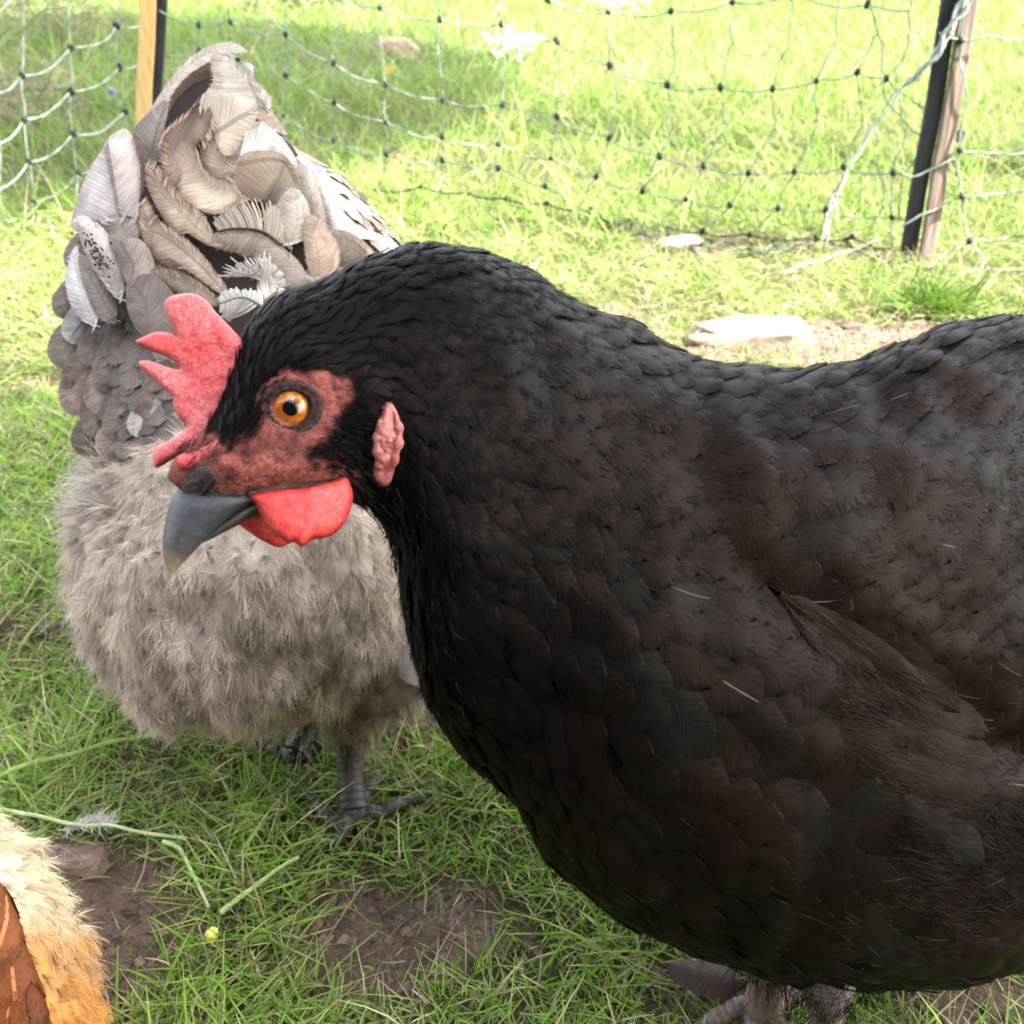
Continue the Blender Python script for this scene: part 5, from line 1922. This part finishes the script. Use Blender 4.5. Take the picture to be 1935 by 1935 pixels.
Z = lambda pts: [(60 + a * .3623, 60 + b * .3623) for a, b in pts]
CRM, PAL, TAN, GRY, BRN = (.35, .295, .235), (.46, .415, .365), (.20, .148, .112), (.105, .088, .080), (.075, .05, .04)
WHT = (.56, .53, .49)
tail = [
    # far, topmost plume: pale rim outside, brown hollow inside
    (Z([(560, 640), (560, 500), (640, 370), (720, 250), (820, 140), (930, 75), (1040, 55), (1115, 95), (1090, 110), (1000, 115), (900, 170), (800, 240), (720, 350), (690, 480), (660, 640)]), Z([(600, 640), (640, 440), (760, 230), (900, 120), (1080, 80)]), .588, .582, -.004, (.22, .19, .17), (.60, .54, .47), .3, 1.0),
    (Z([(640, 700), (640, 520), (690, 370), (770, 260), (870, 170), (960, 118), (985, 130), (950, 200), (940, 300), (900, 370), (830, 450), (780, 560), (740, 700)]), Z([(690, 700), (700, 360), (800, 240), (960, 125)]), .592, .590, .010, (.115, .080, .066), (.16, .105, .08), .9, .2),
    (Z([(950, 110), (1020, 118), (1090, 180), (1140, 270), (1185, 390), (1130, 560), (1080, 630), (1005, 645), (950, 560), (905, 430), (890, 345), (945, 260), (935, 170)]), Z([(985, 510), (1080, 450), (1180, 388), (1150, 280), (1060, 160)]), .574, .578, .006, CRM, PAL, .5, 1.0),
    (Z([(1100, 170), (1150, 175), (1160, 250), (1210, 300), (1245, 350), (1250, 430), (1225, 470), (1190, 440), (1180, 330), (1120, 240)]), Z([(1215, 460), (1210, 360), (1130, 190)]), .592, .592, .006, TAN, WHT, .2, 1.0),
    (Z([(535, 640), (530, 530), (560, 470), (640, 400), (700, 355), (708, 420), (690, 520), (700, 640), (610, 690)]), Z([(620, 690), (640, 560), (700, 370)]), .580, .584, .006, GRY, (.26, .22, .20), .7, .3),
    # tall pale feather on the left, folded along its dark shaft
    (Z([(385, 610), (395, 580), (300, 720), (245, 860), (203, 1000), (240, 1030), (330, 985), (400, 960), (460, 945), (432, 800)]), Z([(462, 960), (430, 820), (392, 590)]), .562, .575, .016, (.28, .25, .235), (.43, .405, .385), .2, .9),
    (Z([(390, 590), (430, 530), (490, 508), (530, 560), (565, 680), (575, 800), (560, 900), (552, 965), (500, 960), (455, 945), (425, 780)]), Z([(455, 955), (425, 790), (392, 592)]), .560, .570, .008, (.19, .16, .15), (.36, .32, .30), .8, .4),
    (Z([(528, 530), (590, 600), (600, 720), (570, 860), (556, 900), (570, 780), (560, 640)]), Z([(570, 880), (585, 700), (535, 540)]), .563, .572, .006, (.08, .055, .045), (.12, .085, .07), .3, .1),
    # right bright shoulder feathers
    (Z([(1110, 640), (1115, 540), (1140, 490), (1190, 468), (1270, 520), (1340, 600), (1390, 690), (1400, 760), (1330, 660), (1200, 630)]), Z([(1120, 620), (1250, 560), (1395, 720)]), .572, .580, .008, PAL, WHT, .1, .5),
    (Z([(1075, 700), (1100, 640), (1200, 618), (1310, 640), (1390, 740), (1420, 860), (1400, 920), (1300, 905), (1200, 890), (1100, 860), (1055, 790)]), Z([(1090, 690), (1250, 665), (1330, 690), (1410, 850)]), .564, .574, .012, TAN, CRM, .6, .4),
    (Z([(1290, 880), (1330, 830), (1390, 825), (1440, 900), (1455, 1000), (1430, 1080), (1340, 1090), (1290, 1040), (1260, 960)]), Z([(1350, 1090), (1390, 980), (1370, 840)]), .560, .566, .008, CRM, PAL, .2, 1.2),
    # stack of inward curled feathers
    (Z([(905, 340), (940, 380), (930, 460), (950, 540), (1000, 640), (1090, 650), (1080, 760), (1000, 785), (930, 760), (880, 700), (880, 600)]), Z([(1085, 720), (980, 650), (930, 400)]), .568, .576, .006, CRM, TAN, .2, .9),
    (Z([(890, 335), (820, 410), (740, 470), (690, 530), (675, 640), (690, 740), (770, 860), (880, 930), (970, 950), (1060, 905), (1090, 870), (1065, 800), (960, 770), (890, 700), (860, 600), (920, 520), (940, 420)]), Z([(1080, 870), (960, 810), (800, 680), (720, 690), (690, 600)]), .556, .572, .011, (.52, .44, .34), (.24, .165, .125), .0, .7),
    (Z([(620, 665), (598, 720), (600, 800), (660, 930), (740, 1045), (800, 1045), (880, 1090), (940, 1115), (948, 1060), (900, 960), (820, 890), (740, 820), (690, 740)]), Z([(945, 1100), (800, 960), (660, 820), (612, 700)]), .552, .566, .010, (.50, .42, .32), (.22, .155, .12), .3, .6),
    (Z([(590, 870), (560, 950), (570, 1040), (610, 1140), (700, 1220), (800, 1240), (900, 1310), (1005, 1375), (1015, 1330), (930, 1210), (850, 1120), (760, 1050), (660, 980), (615, 900)]), Z([(1010, 1360), (860, 1200), (680, 1060), (590, 1030), (580, 930)]), .546, .562, .011, (.52, .44, .35), (.25, .18, .14), .5, .6),
    (Z([(610, 1250), (640, 1310), (740, 1370), (860, 1420), (965, 1430), (960, 1380), (870, 1300), (760, 1250), (690, 1230)]), Z([(960, 1410), (800, 1330), (620, 1260)]), .542, .552, .010, CRM, TAN, .2, .5),
    (Z([(690, 1190), (760, 1240), (860, 1290), (950, 1370), (980, 1390), (960, 1320), (880, 1230), (790, 1180)]), Z([(970, 1370), (850, 1250), (700, 1195)]), .550, .556, .006, (.14, .10, .08), TAN, .4, .2),
    # open barbed feathers, lower right
    (Z([(945, 1010), (990, 940), (1080, 890), (1160, 878), (1250, 900), (1300, 960), (1310, 1060), (1290, 1120), (1180, 1050), (1050, 1030)]), Z([(1300, 1110), (1200, 1040), (1060, 1025), (950, 1045)]), .548, .556, .010, TAN, CRM, .8, 2.2),
    (Z([(950, 1060), (1060, 1030), (1180, 1045), (1290, 1110), (1380, 1190), (1430, 1270), (1360, 1290), (1240, 1240), (1130, 1170), (1010, 1140), (950, 1110)]), Z([(1420, 1265), (1290, 1110), (1180, 1045), (960, 1055)]), .546, .556, .012, (.40, .32, .26), CRM, .6, 1.2),
    (Z([(1420, 990), (1470, 960), (1530, 1020), (1590, 1100), (1600, 1200), (1540, 1270), (1470, 1270), (1430, 1180)]), Z([(1500, 1270), (1490, 1130), (1450, 980)]), .552, .560, .010, (.30, .21, .15), (.42, .33, .26), .2, 1.6),
    (Z([(1005, 1290), (1060, 1220), (1130, 1185), (1210, 1180), (1290, 1230), (1330, 1310), (1300, 1390), (1200, 1400), (1190, 1330), (1120, 1270)]), Z([(1200, 1420), (1290, 1330), (1200, 1210), (1010, 1290)]), .535, .548, .010, CRM, PAL, .1, 2.4),
    (Z([(965, 1400), (1020, 1345), (1110, 1340), (1190, 1360), (1240, 1420), (1150, 1430), (1060, 1440), (1040, 1500), (980, 1460)]), Z([(1200, 1430), (1100, 1385), (975, 1420)]), .530, .540, .008, PAL, WHT, .1, 2.4),
    (Z([(1310, 1290), (1400, 1260), (1460, 1290), (1440, 1340), (1370, 1370), (1300, 1350)]), Z([(1450, 1310), (1380, 1310), (1310, 1320)]), .538, .545, .006, TAN, PAL, .1, 2.0),
    (Z([(1390, 690), (1450, 715), (1505, 850), (1535, 1000), (1510, 1090), (1450, 1010), (1420, 860)]), Z([(1500, 1080), (1470, 900), (1400, 700)]), .568, .574, .008, TAN, PAL, .3, 1.4),
    (Z([(1440, 700), (1530, 770), (1610, 910), (1650, 1060), (1610, 1140), (1540, 1040), (1490, 880)]), Z([(1610, 1120), (1560, 920), (1460, 720)]), .574, .580, .008, PAL, WHT, .2, 1.6),
    (Z([(1550, 1050), (1640, 1040), (1740, 1110), (1730, 1190), (1640, 1230), (1570, 1180)]), Z([(1720, 1160), (1650, 1120), (1560, 1080)]), .560, .566, .008, TAN, CRM, .2, 1.8),
    # left: grey covert stack with the dung-speckled blade
    (Z([(205, 1000), (250, 960), (330, 985), (400, 1060), (450, 1180), (480, 1300), (470, 1390), (420, 1370), (360, 1290), (290, 1180), (245, 1060)]), Z([(470, 1380), (420, 1230), (330, 1060), (230, 1000)]), .552, .566, .010, (.22, .185, .165), (.52, .47, .44), .1, .5),
    (Z([(350, 990), (420, 960), (500, 950), (555, 980), (560, 1060), (520, 1100), (470, 1110), (430, 1160), (400, 1070)]), Z([(480, 1120), (490, 1030), (420, 970)]), .556, .562, .008, (.14, .112, .098), (.20, .17, .155), .3, .2),
    (Z([(440, 1120), (480, 1080), (560, 1080), (620, 1150), (640, 1240), (580, 1300), (520, 1330), (490, 1290), (460, 1210)]), Z([(500, 1340), (530, 1230), (470, 1110)]), .546, .553, .010, (.125, .102, .09), (.19, .16, .145), .9, .2),
    (Z([(500, 1300), (560, 1270), (640, 1270), (720, 1340), (770, 1430), (760, 1530), (700, 1600), (620, 1600), (540, 1540), (495, 1430)]), Z([(600, 1480), (590, 1400), (520, 1300)]), .540, .548, .014, (.11, .092, .082), (.155, .13, .118), .8, .2),
    (Z([(175, 1290), (200, 1180), (230, 1120), (260, 1200), (300, 1330), (345, 1450), (330, 1520), (260, 1500), (200, 1420)]), Z([(320, 1510), (250, 1330), (215, 1150)]), .562, .570, .010, (.36, .33, .32), (.62, .60, .60), .2, .5),
    (Z([(240, 1180), (300, 1180), (370, 1290), (430, 1380), (440, 1470), (380, 1510), (330, 1460), (280, 1340)]), Z([(420, 1490), (340, 1340), (260, 1190)]), .556, .564, .008, (.13, .105, .092), (.24, .205, .19), .6, .3),
]
for i, (ol, ra, d0, d1, cup, cb, ct, sh, fr) in enumerate(tail):
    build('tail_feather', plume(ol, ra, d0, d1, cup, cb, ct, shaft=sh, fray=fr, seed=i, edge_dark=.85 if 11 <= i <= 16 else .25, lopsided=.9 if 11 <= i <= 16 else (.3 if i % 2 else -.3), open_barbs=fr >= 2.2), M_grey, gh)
# dark speckles of dirt on the left blade
bag = Bag()
for k in range(110):
    a = random.random()
    x = 60 + .3623 * (255 + a * 150 + random.gauss(0, 22))
    y = 60 + .3623 * (1040 + a * 200 + random.gauss(0, 26))
    blob(bag, P(x, y, .5505 + .012 * (1 - a)), np.eye(3) * random.uniform(.0002, .0008) * np.array([1, .5, 1]), (.045, .03, .025), n=6, mth=8, seed=k, amp=.5)
build('dirt_specks', bag, M_stuff, gh)['label'] = 'dark dirt specks on the pale left tail feather'

# scale-like coverts: left side of the tail (grey) and the far right flank (pale)
rr = np.random.default_rng(12)
u, v, p = scatter(ST, 22000, .30, .97, lambda u, v, p: np.full(len(u), .0072), lambda u, v, p: (np.abs((v % 1) - .25) < .30), 9)
x, y, _ = proj(p)
k = (x < 330) & (y > 420)
u, v, p, x, y = u[k], v[k], p[k], x[k], y[k]
n = len(u)
c = np.array([.120, .098, .087]) * rr.uniform(.7, 1.35, (n, 1))
k2 = rr.random(n) < .0
c[k2] = np.array([.21, .19, .18]) * rr.uniform(.7, 1.2, (k2.sum(), 1))
bag = Bag()
FB = Bag()
surf_feathers(bag, ST, u, v, rr.uniform(.020, .030, n), rr.uniform(.014, .021, n), rr.normal(-.45, .28, n), .13, np.hstack([c, (rr.random((n, 1)) < .4) * .7]), nu=11, nv=9, ragged=.012, arch=.24, off0=.001, seed=14, fringe=(FB, 22, .00025, .08), fcol=1.6)
o = build('tail_coverts', bag, M_grey, gh)
build('feather_fringe', FB, M_down, o)

# tan coverts over the right side and the far side of the tail
u, v, p = scatter(ST, 26000, .12, .97, lambda u, v, p: np.full(len(u), .0078), lambda u, v, p: np.ones(len(u), bool), 19)
x, y, _ = proj(p)
k = ((v % 1 > .5) | (x > 560) | (y > 640)) & ~((x < 330) & (v % 1 < .5))
u, v = u[k], v[k]
n = len(u)
c = np.array([.26, .205, .165]) * rr.uniform(.6, 1.4, (n, 1))
FB = Bag()
bag = Bag()
surf_feathers(bag, ST, u, v, rr.uniform(.020, .030, n), rr.uniform(.014, .020, n), rr.normal(0, .3, n), .10, np.hstack([c, (rr.random((n, 1)) < .4) * .6]), nu=10, nv=9, ragged=.02, arch=.2, off0=.001, seed=19, fringe=(FB, 20, .00025, .12), fcol=1.2)
o = build('tail_coverts', bag, M_grey, gh)
build('feather_fringe', FB, M_down, o)

FL = Surf(loft([((520, 250), (540, 270), .655, .004), ((548, 280), (520, 420), .652, .022), ((600, 318), (540, 520), .654, .034), ((650, 352), (575, 600), .656, .042), ((700, 408), (620, 640), .660, .046), ((742, 462), (690, 680), .668, .046), ((790, 540), (760, 720), .69, .04), ((830, 640), (820, 760), .71, .02), ((840, 700), (838, 720), .72, .002)], 60, 50))
bag = Bag()
bag.add(FL.g.reshape(-1, 3), grid_faces(FL.nu, FL.nv, True), (.30, .25, .21))
fl = build('saddle', bag, M_stuff, gh)
u, v, p = scatter(FL, 14000, .02, .95, lambda u, v, p: np.full(len(u), .0068), lambda u, v, p: np.ones(len(u), bool), 10)
n = len(u)
c = np.array([.58, .52, .46]) * rr.uniform(.7, 1.25, (n, 1))
k2 = rr.random(n) < .28
c[k2] = np.array([.30, .22, .17]) * rr.uniform(.8, 1.2, (k2.sum(), 1))
bag = Bag()
surf_feathers(bag, FL, u, v, rr.uniform(.017, .025, n), rr.uniform(.009, .013, n), rr.normal(.35, .25, n), .12, np.hstack([c, (rr.random((n, 1)) < .5) * .5]), nu=10, nv=9, ragged=.10, arch=.2, off0=.001, seed=15)
build('saddle_feathers', bag, M_grey, fl)
# rounded grey coverts stacked down the left side of the tail
BVT = ST.bvh()
rr2 = np.random.default_rng(44)
for i, yy in enumerate(np.arange(470, 930, 44)):
    xl = np.interp(yy, [470, 560, 650, 740, 820, 930], [160, 136, 134, 150, 178, 240])
    for j, xx in enumerate(np.arange(xl + (i % 2) * 24, 350, 50)):
        if sdist(np.array([xx]), np.array([yy]), [(150, 400), (262, 400), (270, 560), (330, 640), (300, 470)])[0] > 20:
            continue
        w_, h_ = rr2.uniform(30, 41), rr2.uniform(46, 62)
        an = math.radians(rr2.normal(118, 16) if xx < 250 else rr2.normal(100, 18))
        dx, dy = math.cos(an), math.sin(an)
        th = np.linspace(0, 2 * np.pi, 12, endpoint=False)
        lx, ly = np.cos(th) * h_ * np.where(np.cos(th) > 0, 1, 1.25), np.sin(th) * w_ * (1 + .12 * np.cos(th)) * (1 + .05 * rr2.normal(size=12))
        ol = [(xx + dx * a - dy * b, yy + dy * a + dx * b) for a, b in zip(lx, ly)]
        ra = [(xx - dx * h_ * 1.1, yy - dy * h_ * 1.1), (xx + rr2.normal(0, 4), yy), (xx + dx * h_ * .9, yy + dy * h_ * .9)]
        d_ = ray(max(xx, 205), yy)
        hit = BVT.ray_cast(Vector(CAMP), Vector(d_))
        dep = float((np.array(hit[0]) - CAMP) @ FW) if hit[0] is not None else .575
        dep += max(0, 205 - xx) * .00012
        c = np.array([.118, .093, .077]) * rr2.uniform(.75, 1.35)
        if rr2.random() < .18:
            c = np.array([.22, .20, .19]) * rr2.uniform(.9, 1.3)
        build('tail_covert', plume(ol, ra, dep - .003, dep - .0085 + i * .0001, .012, c * .8, c * 1.35, shaft=rr2.uniform(.1, .7), fray=.5, seed=100 + i * 9 + j, edge_dark=.1, lopsided=rr2.normal(0, .25)), M_grey, gh)
# body feathers forward of the rump (back, shoulders, neck)
u, v, p = scatter(SG, 16000, .45, .97, lambda u, v, p: np.full(len(u), .0085), lambda u, v, p: np.ones(len(u), bool), 11)
n = len(u)
c = np.array([.32, .27, .235]) * rr.uniform(.6, 1.35, (n, 1))
bag = Bag()
surf_feathers(bag, SG, u, v, -rr.uniform(.020, .030, n), rr.uniform(.012, .018, n), rr.normal(0, .2, n), -.10, np.hstack([c, (rr.random((n, 1)) < .3) * .5]), nu=8, nv=7, ragged=.08, arch=.15, off0=.001, seed=16)
build('back_feathers', bag, M_grey, gh)
# right wing edge and flank feathers hanging beside the thigh
for i, (ol, ra, d0, d1, cup, cb, ct, sh, fr) in enumerate([
    ([(636, 1010), (690, 975), (760, 1010), (800, 1090), (805, 1190), (770, 1215), (715, 1160), (665, 1090)], [(660, 1000), (730, 1080), (785, 1200)], .579, .573, .012, (.26, .21, .175), (.42, .36, .31), .4, 1.6),
    ([(690, 1130), (760, 1125), (810, 1200), (815, 1290), (770, 1290), (715, 1240), (690, 1185)], [(705, 1140), (760, 1210), (795, 1290)], .573, .569, .012, (.34, .29, .25), (.50, .46, .43), .3, 1.8),
    ([(628, 1050), (675, 1075), (715, 1150), (740, 1250), (725, 1300), (680, 1270), (645, 1190), (625, 1110)], [(640, 1055), (680, 1160), (720, 1290)], .575, .571, .012, (.20, .16, .13), (.30, .245, .20), .3, 1.8),
    ([(640, 1180), (690, 1220), (720, 1290), (715, 1345), (670, 1330), (640, 1270)], [(650, 1185), (680, 1260), (705, 1340)], .573, .573, .010, (.17, .135, .105), (.26, .21, .165), .2, 2.2),
    ([(715, 1220), (790, 1260), (815, 1300), (770, 1330), (715, 1340), (690, 1290)], [(720, 1230), (750, 1280), (760, 1330)], .571, .573, .010, (.17, .135, .105), (.24, .19, .14), .2, 2.2)]):
    build('flank_feather', plume(ol, ra, d0, d1, cup, cb, ct, shaft=sh, fray=fr, seed=60 + i), M_grey, gh)
# beak and comb of the grey hen, head down in the grass beyond
bag = Bag()
tube(bag, catmull(P([1030, 1052, 1064], [905, 935, 975], [.965, .968, .968]), 12), np.linspace(.008, .0006, 12), (.10, .09, .08), 10)
build('beak', bag, M_horn, gh)
bag = Bag()
flap(bag, [(985, 825), (1010, 800), (1022, 812), (1036, 812), (1044, 838), (1056, 850), (1052, 880), (1038, 890), (1010, 850)], lambda x, y: .958 + 0 * x, .006, step=8, rim=10, seed=4)
build('comb', bag, M_comb, gh)

gc_ = (.034, .028, .025)
fG = gz(668, 1538, .011)
leg(gh, P(648, 1290, .612), P(652, 1352, .618), fG, [[fG, gz(632, 1560, .013), gz(600, 1520, .012), gz(572, 1494, .009)], [fG, gz(720, 1535, .012), gz(760, 1516, .011), gz(806, 1498, .008)], [fG, gz(690, 1500, .012), gz(715, 1465, .010), gz(730, 1440, .006)], [fG, gz(640, 1580, .010), gz(618, 1600, .008), gz(600, 1602, .006)]],
      .0086, .0066, gc_, (.12, .11, .10), seed=21)
fG2 = gz(560, 1430, .010)
leg(gh, P(560, 1290, .63), P(585, 1360, .655), fG2, [[fG2, gz(520, 1420, .01), gz(490, 1400, .008)], [fG2, gz(560, 1395, .01), gz(560, 1370, .008)], [fG2, gz(600, 1405, .01), gz(630, 1390, .008)], [fG2, gz(555, 1455, .008), gz(548, 1475, .006)]],
    .0084, .0064, gc_, (.12, .11, .10), seed=27)
# light scurf on the shin
bag = Bag()
n = 500
a = rr.random(n)
x = 655 + (rr.normal(16, 11, n)) * 1.0 + a * 8
y = 1390 + a * 120
p_ = P(x, y, .6105 + np.abs(x - 662 - a * 8) * .00014 + a * .004)
ribbons(bag, p_, nrmz(rr.normal(size=(n, 3)) + [0, -.4, -.5]), rr.uniform(.001, .0028, n), rr.normal(size=(n, 3)) * .2, np.full(n, .0005), np.tile((.14, .115, .095), (n, 1)), np.tile((.20, .17, .145), (n, 1)), rows=3)
build('shin_scurf', bag, M_down, gh)

# ------------------------------------------------------------------ the buff hen, only her flank in the near corner
fh = thing('hen', 'buff hen in the near left corner showing only cream fluff and a chestnut wing', 'hen', (G(-160, 2150)[0], G(-160, 2150)[1], 0), 'hens on the lawn')
SF = Surf(loft([((60, 1565), (90, 1640), .445, .004), ((0, 1560), (135, 1720), .446, .022), ((-80, 1530), (150, 1860), .448, .042), ((-180, 1500), (190, 2060), .452, .062), ((-300, 1460), (170, 2260), .458, .076), ((-460, 1420), (60, 2420), .466, .082), ((-640, 1380), (-100, 2520), .474, .080),
                ((-820, 1330), (-330, 2520), .482, .070), ((-960, 1180), (-620, 2340), .49, .052), ((-1040, 1000), (-820, 1900), .495, .036), ((-1080, 860), (-900, 1500), .498, .026), ((-1130, 800), (-1000, 1200), .50, .019), ((-1250, 840), (-1180, 1050), .50, .010), ((-1300, 930), (-1290, 960), .50, .002)], 130, 100))
q = SF.g.reshape(-1, 3)
SF.g = SF.g + SF.nn * ((vnoise(q * 50, 81) - .5) * .014).reshape(SF.nu, SF.nv, 1)
SF.refresh()
x, y, _ = proj(SF.g.reshape(-1, 3))


def buffcol(x, y):  # cream to orange fluff, its top lightened to stand in for sun
    t = smooth(1640, 1830, y + .25 * (x - 60))[:, None]
    return np.array([.80, .70, .50]) * (1 - t) + np.array([.60, .30, .085]) * t


bag = Bag()
bag.add(SF.g.reshape(-1, 3), grid_faces(SF.nu, SF.nv, True), buffcol(x, y) * .8)
build('body', bag, M_stuff, fh)
u, v, p = scatter(SF, 40000, .0, .42, lambda u, v, p: np.full(len(u), .0038), lambda u, v, p: np.ones(len(u), bool), 15)
nn_ = SF.nrm(u, v)
x, y, _ = proj(p)
flow = nrmz(np.array([.5, -.1, -1.0]) + 0 * nn_)
flow = nrmz(flow - nn_ * (flow * nn_).sum(1, keepdims=True) + nn_ * .1)
cb = buffcol(x, y)
bag = Bag()
for sel in np.array_split(np.argsort(y), 10):
    c = cb[sel].mean(0)
    tufts(bag, p[sel], nn_[sel], flow[sel], 44, .0105, .45, .00022, c * .8, c * 1.08, int(sel[0]), droop=.45, outw=.30)
build('fluff', bag, M_down, fh)
# folded chestnut wing in front
WF_ = Surf(loft([((-40, 1640), (-30, 1650), 0.395, .001), ((0, 1672), (-120, 1760), 0.394, .006), ((28, 1745), (-200, 1900), 0.393, .009), ((52, 1820), (-240, 2060), 0.393, .010), ((72, 1890), (-240, 2200), 0.394, .010), ((84, 1960), (-220, 2330), 0.396, .009), ((80, 2060), (-160, 2420), 0.400, .006), ((40, 2180), (-60, 2400), 0.403, .002)], 60, 50))
bag = Bag()
bag.add(WF_.g.reshape(-1, 3), grid_faces(WF_.nu, WF_.nv, True), (.13, .036, .010))
wg = build('wing', bag, M_stuff, fh)
u, v, p = scatter(WF_, 9000, .0, .95, lambda u, v, p: np.full(len(u), .0062), lambda u, v, p: np.ones(len(u), bool), 16)
n = len(u)
c = np.array([.165, .048, .013]) * rr.uniform(.7, 1.3, (n, 1))
bag = Bag()
FB = Bag()
surf_feathers(bag, WF_, u, v, rr.uniform(.017, .023, n), rr.uniform(.010, .013, n), rr.normal(.1, .08, n), .07, np.hstack([c, (rr.random((n, 1)) < .4) * .5]), nu=11, nv=9, ragged=.03, arch=.14, off0=.0006, seed=18, fringe=(FB, 60, .0002, .16))
build('wing_feathers', bag, M_buff, wg)
build('feather_fringe', FB, M_down, wg)
fF = gz(-200, 2150, .01)
for dx in (0, 330):
    f_ = gz(-240 + dx - 100, 2450 - dx * .2, .010)
    leg(fh, P(-240 + dx, 2240, .47), P(-240 + dx, 2330, .47), f_, [[f_, f_ + [-.02, .02, 0], f_ + [-.04, .03, -.004]], [f_, f_ + [-.03, 0, 0], f_ + [-.05, 0, -.004]], [f_, f_ + [-.02, -.02, 0], f_ + [-.035, -.035, -.004]], [f_, f_ + [.02, 0, 0], f_ + [.03, 0, -.004]]],
        .0095, .0075, (.45, .32, .10), (.3, .25, .15), seed=33)
